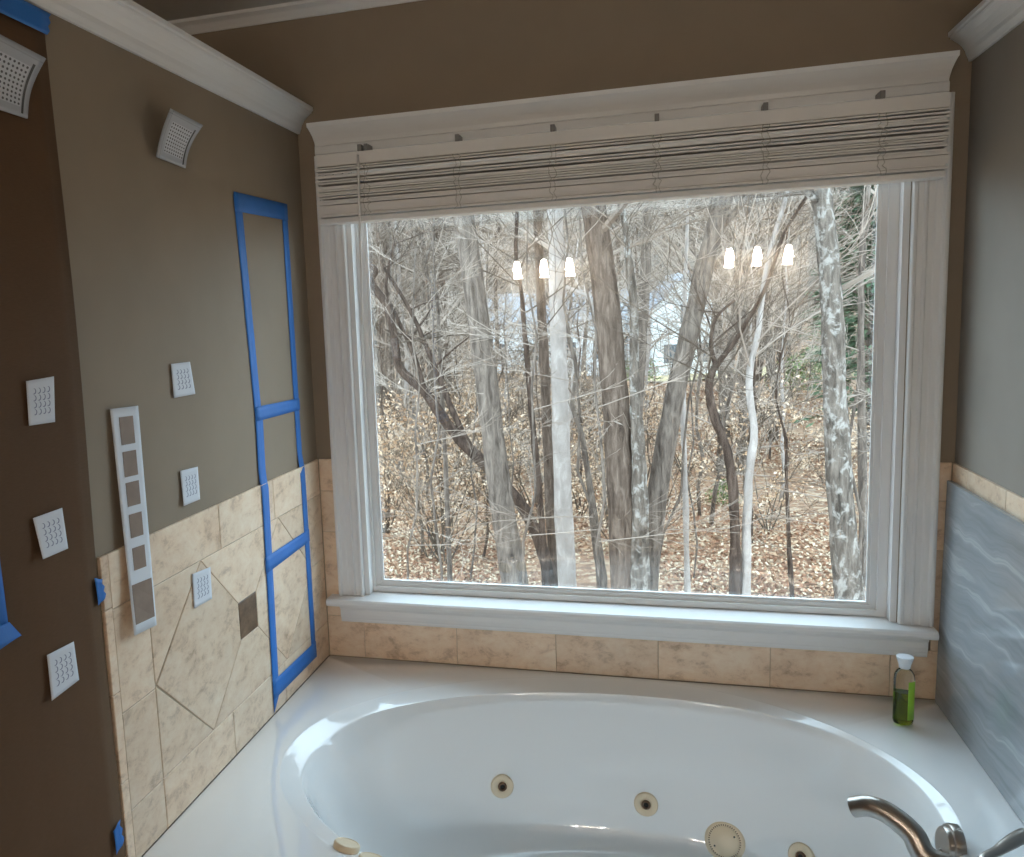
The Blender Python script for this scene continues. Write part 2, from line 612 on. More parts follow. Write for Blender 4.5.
# crown mouldings: profile (distance from wall, z)
cp = [(0, 2.247), (0.008, 2.247), (0.010, 2.254), (0.014, 2.262), (0.017, 2.272), (0.024, 2.283), (0.033, 2.293), (0.043, 2.300), (0.046, 2.303),
      (0.050, 2.304), (0.051, 2.309), (0.056, 2.311), (0.056, 2.322), (0, 2.322)]
tag(MB().prism(cp, 'y', -2.1, -0.001).build('trim_1', M['trim'], bevel=0.0008), 'white crown moulding along the top of the left wall', 'crown moulding', kind='structure')
tag(MB().prism([(W - p, z) for p, z in cp], 'y', -2.1, -0.001).build('trim_2', M['trim'], bevel=0.0008), 'white crown moulding along the top of the right wall', 'crown moulding', kind='structure')
up = [(0, 2.583), (-0.006, 2.583), (-0.010, 2.592), (-0.020, 2.604), (-0.030, 2.610), (-0.034, 2.612), (-0.034, 2.6215), (0, 2.6215)]
tag(MB().prism(up, 'x', XL, XR).build('trim_3', M['trim']), 'narrow pale cornice where the dark back wall meets the ceiling', 'cornice', kind='structure')

# ------------------------------------------------------------------ wall tiles
ZD = 0.56      # tub deck
ZT = 1.228     # top of the wainscot
ZR0, ZR1 = 0.680, 1.112
TT = 0.007     # tile thickness
G = 0.0009     # half joint


def poly_tile(pts, place, parent, mat, name='tile', th=TT, shrink=G):
    """pts: 2D polygon on the wall (a, z); place(a, z, depth) -> 3D; the tile is proud of the wall by th with chamfered rim"""
    cx = sum(p[0] for p in pts) / len(pts)
    cz = sum(p[1] for p in pts) / len(pts)

    def inset(d):
        out = []
        k = len(pts)
        ar = sum(pts[i][0] * pts[(i + 1) % k][1] - pts[(i + 1) % k][0] * pts[i][1] for i in range(k))
        s = 1 if ar > 0 else -1
        for i in range(k):
            p0, p1, p2 = Vector(pts[i - 1]), Vector(pts[i]), Vector(pts[(i + 1) % k])
            e1, e2 = (p1 - p0).normalized(), (p2 - p1).normalized()
            n1, n2 = Vector((-e1.y, e1.x)) * s, Vector((-e2.y, e2.x)) * s
            bis = n1 + n2
            out.append(p1 + bis * (d / max(0.3, 1 + n1.dot(n2))))
        return out
    m = MB()
    k = len(pts)
    for d, h in ((shrink, 0.0005), (shrink, th - 0.0012), (shrink + 0.0014, th)):
        for q in inset(d):
            v = place(q.x, q.y, h)
            m.v.append(v)
    c = place(cx, cz, 0)
    m.v = [(v[0] - c[0], v[1] - c[1], v[2] - c[2]) for v in m.v]
    for j in range(2):
        for i in range(k):
            m.f.append((j * k + i, j * k + (i + 1) % k, (j + 1) * k + (i + 1) % k, (j + 1) * k + i))
    m.f.append(tuple(2 * k + i for i in range(k)))
    m.f.append(tuple(range(k))[::-1])
    return m.build(name, mat, parent, loc=c)


def rect(a0, a1, z0, z1):
    return [(a0, z0), (a1, z0), (a1, z1), (a0, z1)]


pl_left = lambda a, z, h: (h, a, z)
pl_right = lambda a, z, h: (W - h, a, z)
pl_back = lambda a, z, h: (a, -h, z)
MB().box(0, 0.0042, -1.1, -0.0, ZD, ZT - 0.003).build('grout', M['grout'], wall_left)
# left: bullnose strip, border, diagonal field
L0, LF0, LF1 = -1.098, -0.978, -0.108
zz = [ZD + 0.0006, 0.75, 0.94, 1.118, ZT]
for i in range(4):
    poly_tile(rect(-1.124, L0, zz[i], zz[i + 1]), pl_left, wall_left, M['tile'], 'bullnose_tile', 0.0085)
for a0, a1 in ((L0, LF0), (LF0, -0.657), (-0.657, -0.345), (-0.345, -0.008)):
    poly_tile(rect(a0, a1, ZR1, ZT), pl_left, wall_left, M['tile'])
for z0, z1 in ((ZD + 0.0006, 0.678), (0.678, 0.890), (0.890, ZR1)):
    poly_tile(rect(L0, LF0, z0, z1), pl_left, wall_left, M['tile'])
for a0, a1 in ((LF0, -0.659), (-0.659, -0.345), (-0.345, -0.008)):
    poly_tile(rect(a0, a1, ZD + 0.0006, ZR0), pl_left, wall_left, M['tile'])
for z0, z1 in ((ZR0, 0.896), (0.896, ZR1)):
    poly_tile(rect(LF1, -0.008, z0, z1), pl_left, wall_left, M['tile'])
h = 0.216
cz = 0.896
ds = 0.05      # half of the dark square
va = -0.541    # the vertex with the dark square
# two diamonds with a clipped corner
poly_tile([(va - 2 * h, cz), (va - h, cz - h), (va - ds, cz - ds), (va - ds, cz + ds), (va - h, cz + h)], pl_left, wall_left, M['tile'])
poly_tile([(va + 2 * h, cz), (va + h, cz + h), (va + ds, cz + ds), (va + ds, cz - ds), (va + h, cz - h)], pl_left, wall_left, M['tile'])
# upper and lower half diamonds in the middle
poly_tile([(va - h, cz + h), (va - ds, cz + ds), (va + ds, cz + ds), (va + h, cz + h)], pl_left, wall_left, M['tile'])
poly_tile([(va - h, cz - h), (va + h, cz - h), (va + ds, cz - ds), (va - ds, cz - ds)], pl_left, wall_left, M['tile'])
# corner triangles
for sx, lim in ((-1, LF0), (1, LF1)):
    for sz in (-1, 1):
        poly_tile([(lim, cz), (lim, cz + sz * h), (va + sx * h, cz + sz * h)], pl_left, wall_left, M['tile'])
dt = poly_tile(rect(va - ds, va + ds, cz - ds, cz + ds), pl_left, wall_left, M['tiledark'])
dt['label'] = 'small square dark brown accent tile'
# back wall tiles
MB().box(0, 0.058, -0.0042, 0, ZD, ZT - 0.003).build('grout', M['grout'], wall_back)
MB().box(1.79, W, -0.0042, 0, ZD, ZT - 0.003).build('grout', M['grout'], wall_back)
MB().box(0.058, 1.79, -0.0042, 0, ZD, 0.70).build('grout', M['grout'], wall_back)
xs = [0.008, 0.134, 0.447, 0.762, 1.067, 1.379, 1.690, W - 0.008]
for i in range(len(xs) - 1):
    poly_tile(rect(xs[i], xs[i + 1], ZD + 0.0006, 0.700), pl_back, wall_back, M['tile'])
for z0, z1 in ((0.700, 0.985), (0.985, ZR1 + 0.01), (ZR1 + 0.01, ZT)):
    poly_tile(rect(0.008, 0.062, z0, z1), pl_back, wall_back, M['tile'])
    poly_tile(rect(1.788, W - 0.008, z0, z1), pl_back, wall_back, M['tile'])
# right wall tiles
MB().box(W - 0.0042, W, -1.15, 0, ZD, ZT - 0.003).build('grout', M['grout'], wall_right)
ya = [-0.008, -0.114, -0.357, -0.60, -0.843, -1.086]
for i in range(len(ya) - 1):
    poly_tile(rect(ya[i + 1], ya[i], 1.10, ZT), pl_right, wall_right, M['tile'])
    poly_tile(rect(ya[i + 1], ya[i], 0.83, 1.10), pl_right, wall_right, M['tile'])
    poly_tile(rect(ya[i + 1], ya[i], ZD + 0.0006, 0.83), pl_right, wall_right, M['tile'])

# ------------------------------------------------------------------ window
win = tag(empty('window_1', (0.92, 0, 0.775)), 'large white-trimmed picture window looking onto bare woods', 'window', kind='structure')


def wchild(mb, name, mat, parent=None, bevel=0.0, smooth=False):
    mb.v = [(x - 0.92, y, z - 0.775) for x, y, z in mb.v]
    return mb.build(name, mat, parent or win, bevel=bevel, smooth=smooth)


# side casings with a moulded profile (x, y), swept in z
prof = [(0.0, 0.0), (0.0, -0.026), (0.005, -0.029), (0.011, -0.029), (0.014, -0.024), (0.017, -0.021), (0.030, -0.020), (0.034, -0.017), (0.047, -0.0165),
        (0.050, -0.020), (0.054, -0.020), (0.058, -0.015), (0.070, -0.014), (0.073, -0.018), (0.080, -0.018), (0.083, -0.014), (0.083, 0.0)]
wchild(MB().prism([(0.060 + p, q) for p, q in prof], 'z', 0.776, 2.172), 'side_casing', M['trim'], bevel=0.0006)
wchild(MB().prism([(1.788 - p, q) for p, q in prof], 'z', 0.776, 2.172), 'side_casing', M['trim'], bevel=0.0006)
# head: fascia and cove, mitred ends flaring outwards
rings = [(0.062, -0.024, 2.172), (0.062, -0.028, 2.176), (0.062, -0.028, 2.198), (0.066, -0.032, 2.200), (0.066, -0.032, 2.204), (0.064, -0.033, 2.212), (0.060, -0.038, 2.226),
         (0.054, -0.046, 2.240), (0.049, -0.052, 2.249), (0.046, -0.055, 2.252), (0.046, -0.056, 2.264)]
hm = MB()
for (xo, yo, z) in rings:
    xa = 0.064 + (xo - 0.062) * 0.7
    xb = 1.775 - (xo - 0.062) * 0.7
    hm.v += [(xa, 0, z), (xa, yo, z), (xb, yo, z), (xb, 0, z)]
for i in range(len(rings) - 1):
    for s in range(4):
        a = i * 4 + s
        b = i * 4 + (s + 1) % 4
        hm.f.append((a, b, b + 4, a + 4))
hm.f += [(3, 2, 1, 0), tuple(len(rings) * 4 - 4 + s for s in range(4))]
wchild(hm, 'head_casing', M['trim'], bevel=0.0006)
# stool and apron
st = [(0.095, 0.752), (-0.060, 0.752), (-0.066, 0.756), (-0.068, 0.763), (-0.066, 0.770), (-0.060, 0.775), (0.095, 0.775)]
wchild(MB().prism(st, 'x', 0.030, 1.790), 'window_sill', M['trim'])
ap = [(0, 0.684), (-0.012, 0.684), (-0.015, 0.689), (-0.015, 0.696), (-0.017, 0.700), (-0.019, 0.713), (-0.019, 0.728), (-0.022, 0.731), (-0.026, 0.737), (-0.028, 0.744), (-0.028, 0.752), (0, 0.752)]
wchild(MB().prism(ap, 'x', 0.060, 1.779), 'apron', M['trim'])
# jambs
wchild(MB().box(OX0, OX0 + 0.016, 0, 0.14, 0.776, OZ1), 'jamb', M['sash'])
wchild(MB().box(OX1 - 0.016, OX1, 0, 0.14, 0.776, OZ1), 'jamb', M['sash'])
wchild(MB().box(OX0, OX1, 0, 0.14, OZ1 - 0.016, OZ1), 'jamb', M['sash'])
# sash frame, stepped: outer frame and glazing bead
gx0, gx1, gz0, gz1 = 0.192, 1.638, 0.812, 2.095
sf = MB()
for (y0, y1, i) in ((0.035, 0.115, 0.024), (0.046, 0.060, 0.008), (0.051, 0.0585, 0.0)):
    a0, a1, c0, c1 = gx0 - i, gx1 + i, gz0 - i * 0.75, gz1 + i
    sf.box(OX0 + 0.015, a0, y0, y1, 0.776, OZ1 - 0.01).box(a1, OX1 - 0.015, y0, y1, 0.776, OZ1 - 0.01)
    sf.box(OX0 + 0.015, OX1 - 0.015, y0 + 0.0004, y1 - 0.0004, 0.7765, c0).box(OX0 + 0.015, OX1 - 0.015, y0 + 0.0004, y1 - 0.0004, c1, OZ1 - 0.0105)
sash = wchild(sf, 'sash', M['sash'])
for (yy, tl) in ((0.056, 0.0), (0.070, 0.006)):
    g_ = MB().box(gx0 - 0.005, gx1 + 0.005, yy, yy + 0.003, gz0 - 0.005, gz1 + 0.005)
    g_.v = [(x, y + tl * (z - gz0), z) for x, y, z in g_.v]
    wchild(g_, 'pane', M['glass'])

# ------------------------------------------------------------------ blind
BX0, BX1 = 0.086, 1.762
blind = tag(empty('window_blind', (0.92, -0.055, 2.17)), 'raised off-white slatted blind bunched at the top of the window', 'blind')


def bchild(mb, name, mat, parent=None, bevel=0.0, smooth=False):
    mb.v = [(x - 0.92, y + 0.055, z - 2.17) for x, y, z in mb.v]
    return mb.build(name, mat, parent or blind, bevel=bevel, smooth=smooth)


bchild(MB().box(BX0 + 0.004, BX1, -0.078, -0.030, 2.128, 2.163), 'headrail', M['blind'], bevel=0.0015)
bchild(MB().box(BX0, BX1 - 0.004, -0.083, -0.034, 1.960, 1.976), 'bottom_rail', M['blind'], bevel=0.003)
rs = random.Random(3)
zs = []
z = 1.9795
nsl = 24
for i in range(nsl):
    zs.append(z)
    t = i / nsl
    z += (0.0042 if t < 0.3 else 0.0058 if t < 0.6 else 0.0066) * rs.uniform(0.72, 1.28)
sc_ = (2.121 - 1.9795) / (zs[-1] - 1.9795)
for i, z in enumerate(zs):
    z = 1.9795 + (z - 1.9795) * sc_
    t = i / nsl
    tilt = rs.uniform(-0.0015, 0.0035) * (0.4 + t)
    dy = rs.uniform(-0.0025, 0.0025)
    x0 = BX0 + rs.uniform(-0.004, 0.006)
    x1 = BX1 + rs.uniform(-0.006, 0.004)
    sk = rs.uniform(-0.0015, 0.0015) * t
    m = MB()
    # slat: crowned strip, 5 points across
    ys = (-0.083, -0.070, -0.058, -0.046, -0.034)
    for xx, sg in ((x0, -1), (x1, 1)):
        for lv in (0, 1):
            for q, yy in enumerate(ys):
                cr = 0.0012 * (1 - ((q - 2) / 2) ** 2)
                m.v.append((xx, yy + dy, z + cr + tilt * (2 - q) / -2 + sk * sg + lv * 0.0046))
    k = 10
    for q in range(4):
        m.f += [(q, q + 1, k + q + 1, k + q), (5 + q, k + 5 + q, k + 5 + q + 1, 5 + q + 1)]
    m.f += [(0, k, k + 5, 5), (4, 9, k + 9, k + 4), (0, 5, 6, 7, 8, 9, 4, 3, 2, 1), tuple(k + e for e in (0, 1, 2, 3, 4, 9, 8, 7, 6, 5))]
    bchild(m, 'slat', M['blind'])
clipx = [0.245, 0.521, 0.792, 1.070, 1.341, 1.613]
for cxp in clipx:
    # ladder cord: two strands bunched in loops in front of the slats
    rr = random.Random(int(cxp * 1000))
    for sdx in (-0.007, 0.006):
        pts = [Vector((cxp + sdx + rr.uniform(-0.006, 0.006), -0.0865 - rr.uniform(0, 0.004), zz_)) for zz_ in [2.126 - 0.0075 * q for q in range(21)]]
        bchild(MB().tube(pts, [0.0011] * len(pts), 5), 'ladder_cord', M['cord'], smooth=True)
    bchild(MB().box(cxp - 0.006, cxp + 0.006, -0.078, -0.0285, 2.1635, 2.183), 'bracket', M['clip'], bevel=0.001)
bchild(MB().box(0.219, 0.231, -0.078, -0.0285, 2.1635, 2.183), 'bracket', M['clip'], bevel=0.001)
bchild(MB().tube([Vector((0.2255, -0.094, 2.150)), Vector((0.222, -0.093, 1.98)), Vector((0.212, -0.090, 1.655))], [0.0035, 0.0038, 0.0042], 8), 'tilt_wand', M['blind'], smooth=True)

# ------------------------------------------------------------------ bathtub
tub = tag(empty('bathtub', (0.92, -0.62, 0)), 'white oval whirlpool bathtub set in a flat deck under the window', 'bathtub')
TC = Vector((1.02, -0.57))


def srad(th, aL, aR, b, nL, nR, bf=None):
    c, s = math.cos(th), math.sin(th)
    a, n = (aR, nR) if c > 0 else (aL, nL)
    bb = b if s > 0 else (bf or b)
    return 1.0 / ((abs(c) / a) ** n + (abs(s) / bb) ** n) ** (1 / n)


TX0, TX1, TY0, TY1 = 0.0046, W - 0.0046, -1.26, -0.0046
NA = 192
angs = [2 * PI * i / NA for i in range(NA)]
for (px, py) in ((TX0, TY0), (TX0, TY1), (TX1, TY0), (TX1, TY1)):
    a = math.atan2(py - TC.y, px - TC.x) % (2 * PI)
    j = min(range(NA), key=lambda q: abs(angs[q] - a))
    angs[j] = a
outer = [srad(t, 0.897, 0.662, 0.55, 2.0, 1.87, 0.55) for t in angs]
inner = [srad(t, 0.842, 0.634, 0.465, 2.0, 2.3, 0.49) for t in angs]


def rectr(t):
    c, s = math.cos(t), math.sin(t)
    r = 1e9
    if c > 1e-9: r = min(r, (TX1 - TC.x) / c)
    if c < -1e-9: r = min(r, (TX0 - TC.x) / c)
    if s > 1e-9: r = min(r, (TY1 - TC.y) / s)
    if s < -1e-9: r = min(r, (TY0 - TC.y) / s)
    return r


ringsT = []
rectR = [rectr(t) for t in angs]
ringsT.append([(r, 0.02) for r in rectR])
ringsT.append([(r, ZD - 0.006) for r in rectR])
ringsT.append([(r - 0.0015, ZD - 0.0015) for r in rectR])
ringsT.append([(r - 0.006, ZD) for r in rectR])
outer = [min(o, r - 0.014) for o, r in zip(outer, rectR)]
ringsT.append([(o + 0.004, ZD) for o in outer])
ringsT.append([(o, ZD - 0.0006) for o in outer])


def rim_drop(t):
    # the rim band falls more steeply at the left end
    d_ = math.degrees(t) % 360
    k_ = max(0.0, min(1.0, (d_ - 164) / 11))
    k_ = k_ * k_ * (3 - 2 * k_)
    q_ = max(0.0, min(1.0, (250 - d_) / 30))
    return 0.0110 + 0.0148 * k_ * q_


drop = [rim_drop(t) for t in angs]
for f_, dz in ((0.03, 0.0010), (0.06, 0.0019), (0.3, 0.0078), (0.6, 0.0150), (0.85, 0.0210), (0.95, 0.0234)):
    ringsT.append([(o + (i_ - o) * f_, ZD - dz / 0.0252 * dr) for o, i_, dr in zip(outer, inner, drop)])
ringsT.append([(i_, ZD - dr) for i_, dr in zip(inner, drop)])
ringsT.append([(i_ - 0.003, ZD - dr - 0.005) for i_, dr in zip(inner, drop)])
bowl = [(0.514, .984, .986, .982), (0.47, .963, .975, .967), (0.40, .932, .958, .945), (0.33, .900, .940, .922), (0.27, .868, .920, .900), (0.22, .836, .900, .878),
        (0.185, .805, .880, .855), (0.16, .772, .858, .828), (0.142, .735, .830, .795), (0.130, .690, .795, .755), (0.122, .63, .745, .70), (0.118, .54, .66, .61), (0.1165, .40, .50, .46), (0.116, .2, .25, .23)]
for z, sl, sr, sy in bowl:
    row = []
    for t, i_ in zip(angs, inner):
        c, s = math.cos(t), math.sin(t)
        sx = sr if c > 0 else sl
        # smooth blend between the end slope and the side slope
        k = sx * c * c + sy * s * s
        row.append((i_ * k, z))
    ringsT.append(row)
tm = MB()
for row in ringsT:
    for t, (r, z) in zip(angs, row):
        tm.v.append((TC.x + r * math.cos(t), TC.y + r * math.sin(t), z))
for j in range(len(ringsT) - 1):
    for i in range(NA):
        a = j * NA + i
        b = j * NA + (i + 1) % NA
        tm.f.append((a, b, b + NA, a + NA))
last = (len(ringsT) - 1) * NA
tm.v.append((TC.x, TC.y, 0.1158))
for i in range(NA):
    tm.f.append((last + i, last + (i + 1) % NA, len(tm.v) - 1))
bvh = BVHTree.FromPolygons([Vector(v) for v in tm.v], tm.f)
tm.v = [(x - 0.92, y + 0.62, z) for x, y, z in tm.v]
shell = tm.build('shell', M['tub'], tub, smooth=True, autosmooth=42)


def hit(u, v):
    loc, nor, idx, d = bvh.ray_cast(CAM, pray(u, v).normalized(), 20)
    if nor.dot(CAM - loc) < 0:
        nor = -nor
    return loc, nor


def frame_at(u, v):
    loc, nor = hit(u, v)
    q = nor.to_track_quat('Z', 'Y').to_matrix().to_4x4()
    return Matrix.Translation((-0.92, 0.62, 0)) @ Matrix.Translation(loc) @ q


def jet(u, v, r):
    F = frame_at(u, v)
    j = MB().lathe([(r, -0.002), (r, 0.004), (r * 0.93, 0.0075), (r * 0.80, 0.0085), (r * 0.45, 0.0065), (r * 0.40, 0.0045)], 40, F).build('jet', M['jet'], tub, smooth=True, autosmooth=35)
    MB().lathe([(r * 0.38, 0.003), (r * 0.38, 0.009), (r * 0.30, 0.0125), (r * 0.24, 0.0125), (r * 0.2, 0.006)], 28, F).build('nozzle', M['jetdark'], j, smooth=True, autosmooth=35)
    MB().lathe([(r * 0.2, 0.0062), (r * 0.19, 0.0068)], 20, F).build('nozzle_hole', M['hole'], j)
    return j


jet(502, 786, 0.034)
jet(646, 804, 0.034)
jet(802, 857, 0.036)
for u, v in ((355, 847), (381, 856)):
    # the knobs sit on the middle of the sloping rim band, where it passes below this line of sight
    best = None
    for t, o_, i_, dr in zip(angs, outer, inner, drop):
        r_m = (o_ + i_) / 2
        q_ = Vector((TC.x + r_m * math.cos(t), TC.y + r_m * math.sin(t), ZD - dr / 2))
        e_ = at(u, v, 2, q_.z) - q_
        if best is None or e_.length < best[0]:
            best = (e_.length, q_)
    loc, nor, _i, _d = bvh.find_nearest(best[1])
    nor = nor if nor.z > 0 else -nor
    F = Matrix.Translation((-0.92, 0.62, 0)) @ Matrix.Translation(loc) @ nor.to_track_quat('Z', 'Y').to_matrix().to_4x4()
    kb = MB().lathe([(0.028, -0.003), (0.029, 0.003), (0.029, 0.010), (0.027, 0.0135), (0.024, 0.0145), (0.0225, 0.013), (0.012, 0.0125), (0.002, 0.0125)], 40, F).build('air_control_knob', M['jet'], tub, smooth=True, autosmooth=35)
    kb['label'] = 'cream air control knob on the rim'
F = frame_at(725, 841)
sc = MB().lathe([(0.054, -0.002), (0.054, 0.004), (0.051, 0.008), (0.047, 0.010), (0.044, 0.010), (0.0435, 0.0085), (0.039, 0.0085), (0.0385, 0.0115), (0.036, 0.013), (0.012, 0.014), (0.002, 0.014)], 48, F).build('suction_cover', M['jet'], tub, smooth=True, autosmooth=30)
sl = MB()
for i in range(44):
    a = 2 * PI * i / 44
    T = F @ Matrix.Rotation(a, 4, 'Z')
    n0 = len(sl.v)
    for (x, y, z) in ((0.0395, -0.0013, 0.0088), (0.0435, -0.0013, 0.0088), (0.0435, 0.0013, 0.0088), (0.0395, 0.0013, 0.0088),
                      (0.0395, -0.0013, 0.0092), (0.0435, -0.0013, 0.0092), (0.0435, 0.0013, 0.0092), (0.0395, 0.0013, 0.0092)):
        q = T @ Vector((x, y, z))
        sl.v.append(tuple(q))
    for q in ((0, 3, 2, 1), (4, 5, 6, 7), (0, 1, 5, 4), (1, 2, 6, 5), (2, 3, 7, 6), (3, 0, 4, 7)):
        sl.f.append(tuple(n0 + i_ for i_ in q))
so = sl.build('grille_slots', M['jetdark'], sc)
so['kind'] = 'stuff'
for a in (0.6, 3.74):
    T = F @ Matrix.Translation((0.030 * math.cos(a), 0.030 * math.sin(a), 0))
    MB().lathe([(0.0026, 0.0130), (0.0024, 0.0140)], 12, T).build('screw', M['hole'], sc)
# overflow plate on the right end of the basin
loc, nor = hit(954, 846)
nd = Vector((-1.0, -0.08, 0.10)).normalized()
q = nd.to_track_quat('Z', 'Y').to_matrix().to_4x4()
F = Matrix.Translation((-0.92, 0.62, 0)) @ Matrix.Translation(loc + nd * 0.006) @ q
ov = MB().lathe([(0.043, -0.012), (0.043, 0.002), (0.041, 0.006), (0.037, 0.0075), (0.0365, 0.009), (0.036, 0.014), (0.034, 0.0165), (0.030, 0.0175), (0.004, 0.018), (0.001, 0.018)], 48, F).build('overflow_plate', M['nickel'], tub, smooth=True, autosmooth=35)
MB().lathe([(0.006, 0.0178), (0.006, 0.0205), (0.004, 0.0215)], 16, F @ Matrix.Translation((0.0, -0.016, 0))).build('overflow_screw', M['nickel'], ov, smooth=True, autosmooth=35)

# ------------------------------------------------------------------ faucet
fa = tag(empty('tub_spout', (1.715, -0.99, ZD)), 'curved brushed nickel tub spout reaching over the basin', 'faucet')


def child_at(o, mb, name, mat, parent=None, **kw):
    l = o.location
    mb.v = [(x - l.x, y - l.y, z - l.z) for x, y, z in mb.v]
    return mb.build(name, mat, parent or o, **kw)


def bez(pts, n):
    out = []
    k = len(pts)
    for i in range(k - 1):
        p0, p1, p2, p3 = pts[max(i - 1, 0)], pts[i], pts[i + 1], pts[min(i + 2, k - 1)]
        for s in range(n):
            t = s / n
            out.append(0.5 * ((2 * p1) + (p2 - p0) * t + (2 * p0 - 5 * p1 + 4 * p2 - p3) * t * t + (3 * p1 - p0 - 3 * p2 + p3) * t ** 3))
    out.append(pts[-1])
    return out


sp = [Vector((1.715, -0.99, ZD + 0.012)), Vector((1.700, -0.985, 0.615)), Vector((1.655, -0.968, 0.668)), at(934, 862, 1, -0.93), at(912, 833, 1, -0.905), at(889, 814, 1, -0.885), at(869, 806, 1, -0.87), at(853, 807, 1, -0.858)]
spts = bez(sp, 6)
kk = len(spts)
sr_ = [0.0235 - 0.005 * min(1, (i / kk) * 1.1) for i in range(kk)]
child_at(fa, MB().tube(spts, sr_, 24), 'spout', M['nickel'], smooth=True, autosmooth=50)
child_at(fa, MB().lathe([(0.034, 0.0), (0.034, 0.005), (0.030, 0.010), (0.026, 0.014), (0.024, 0.022)], 36, Matrix.Translation((1.715, -0.99, ZD))), 'base_flange', M['nickel'], smooth=True, autosmooth=35)
end, e2 = spts[-1], spts[-2]
q = (end - e2).normalized().to_track_quat('Z', 'Y').to_matrix().to_4x4()
child_at(fa, MB().lathe([(0.0150, 0.0), (0.0145, 0.0012)], 24, Matrix.Translation(end) @ q), 'aerator', M['jetdark'])

fh = tag(empty('faucet_handle', (1.742, -0.83, ZD)), 'brushed nickel lever handle on the tub deck corner by the stone panel', 'faucet handle')
child_at(fh, MB().lathe([(0.028, 0.0), (0.028, 0.004), (0.024, 0.010), (0.017, 0.018), (0.014, 0.03), (0.0155, 0.038), (0.015, 0.046), (0.008, 0.050)], 36, Matrix.Translation(fh.location)), 'handle_base', M['nickel'], smooth=True, autosmooth=35)
lp = [Vector((1.742, -0.83, 0.598)), at(984, 862, 2, 0.604), at(999, 850, 2, 0.610), at(1013, 841, 2, 0.616), at(1027, 833, 2, 0.622)]
lq = bez(lp, 5)
lr = [0.0085, 0.0085, 0.0085, 0.0082, 0.0078, 0.0078, 0.0078, 0.0078, 0.0082, 0.0088, 0.0096, 0.0104, 0.0112, 0.0119, 0.0124, 0.0127, 0.0129, 0.013, 0.0128, 0.0115, 0.007]
child_at(fh, MB().tube(lq, lr[:len(lq)], 20), 'lever', M['nickel'], smooth=True, autosmooth=50)

# ------------------------------------------------------------------ bottle
bl = Vector((1.683, -0.168, ZD + 0.0008))
bo = tag(empty('soap_bottle', bl, 0.0), 'small clear bottle half full of green liquid on the tub deck', 'bottle')


def oval(mb, sx, sy):
    mb.v = [(x * sx, y * sy, z) for x, y, z in mb.v]
    return mb


oval(MB().lathe([(0.006, 0.0), (0.017, 0.0005), (0.0225, 0.004), (0.0245, 0.012), (0.0245, 0.125), (0.0235, 0.135), (0.019, 0.145), (0.0135, 0.151), (0.012, 0.154), (0.012, 0.160)], 40), 1.0, 0.8).build('bottle_body', M['bottle'], bo, smooth=True, autosmooth=50)
oval(MB().lathe([(0.005, 0.002), (0.016, 0.0025), (0.0212, 0.0055), (0.0231, 0.0125), (0.0231, 0.088), (0.0229, 0.0895)], 40), 1.0, 0.78).build('liquid', M['liquid'], bo, smooth=True, autosmooth=50)
oval(MB().lathe([(0.0125, 0.153), (0.0135, 0.154), (0.0145, 0.163), (0.0185, 0.176), (0.0205, 0.1815), (0.0200, 0.184), (0.012, 0.1848), (0.002, 0.185)], 32), 1.0, 0.95).build('cap', M['capplastic'], bo, smooth=True, autosmooth=40)
lb = MB()
for z_ in (0.018, 0.122):
    for i in range(9):
        a = math.radians(-78 + 8 * i)
        lb.v.append((0.0250 * math.cos(a), 0.0250 * 0.8 * math.sin(a), z_))
for i in range(8):
    lb.f.append((i, i + 1, i + 10, i + 9))
o = lb.build('label_strip', M['greenlabel'], bo, smooth=True)
o.modifiers.new('thickness', 'SOLIDIFY').thickness = 0.0004

# ------------------------------------------------------------------ grey stone panel
sp_ = tag(empty('stone_panel', (1.806, -0.62, ZD)), 'large glossy grey striped stone slab leaning on the right wall', 'stone slab')
p_ = MB().box(-0.006, 0.006, -0.56, 0.60, 0.0005, 0.622)
p_.v = [(x + z * 0.012, y, z) for x, y, z in p_.v]
p_.build('slab', M['slab'], sp_, bevel=0.0012)

# ------------------------------------------------------------------ kraft paper and paper pieces on the left wall
def kfn(u, v):
    y = -1.1305 - 0.95 * (1 - u)
    z = 0.57 + 1.665 * v
    x = 0.0050 + 0.0020 * math.sin(z * 3.1 + y * 2) + 0.0012 * math.sin(z * 7 + y * 9) + (0.003 * (u ** 12) * (0.5 + 0.5 * math.sin(z * 5.0)))
    y += 0.004 * math.sin(z * 4.1) * u ** 8
    return (x - 0.005, y + 1.6, z - 0.57)


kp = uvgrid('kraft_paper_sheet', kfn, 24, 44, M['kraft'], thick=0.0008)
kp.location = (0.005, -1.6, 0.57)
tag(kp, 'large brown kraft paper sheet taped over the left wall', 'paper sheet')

XS = 0.0092    # surface height of pieces lying on the tiles


def strip_piece(name, quad, base_x, parent, mat, off=None, th=0.0004):
    """tape strip from four (y, z) corners; x follows the wall or the tiles"""
    def fn(u, v):
        a = Vector(quad[0]).lerp(Vector(quad[1]), u)
        b = Vector(quad[3]).lerp(Vector(quad[2]), u)
        p = a.lerp(b, v)
        x = base_x(p.x, p.y) + (off(u, v) if off else 0)
        return (x, p.x, p.y)
    return uvgrid(name, fn, 3, 30, mat, parent, thick=th)


def wallx(y, z):
    if z > ZT + 0.02:
        return 0.0016
    if z > ZT - 0.012:
        return 0.0016 + (ZT + 0.02 - z) / 0.032 * 0.0066
    return 0.0082


to = tag(empty('tape_outline', (0, 0, 0)), 'tall blue painters tape rectangle outlining a niche beside the window', 'tape')
T1 = 0.026
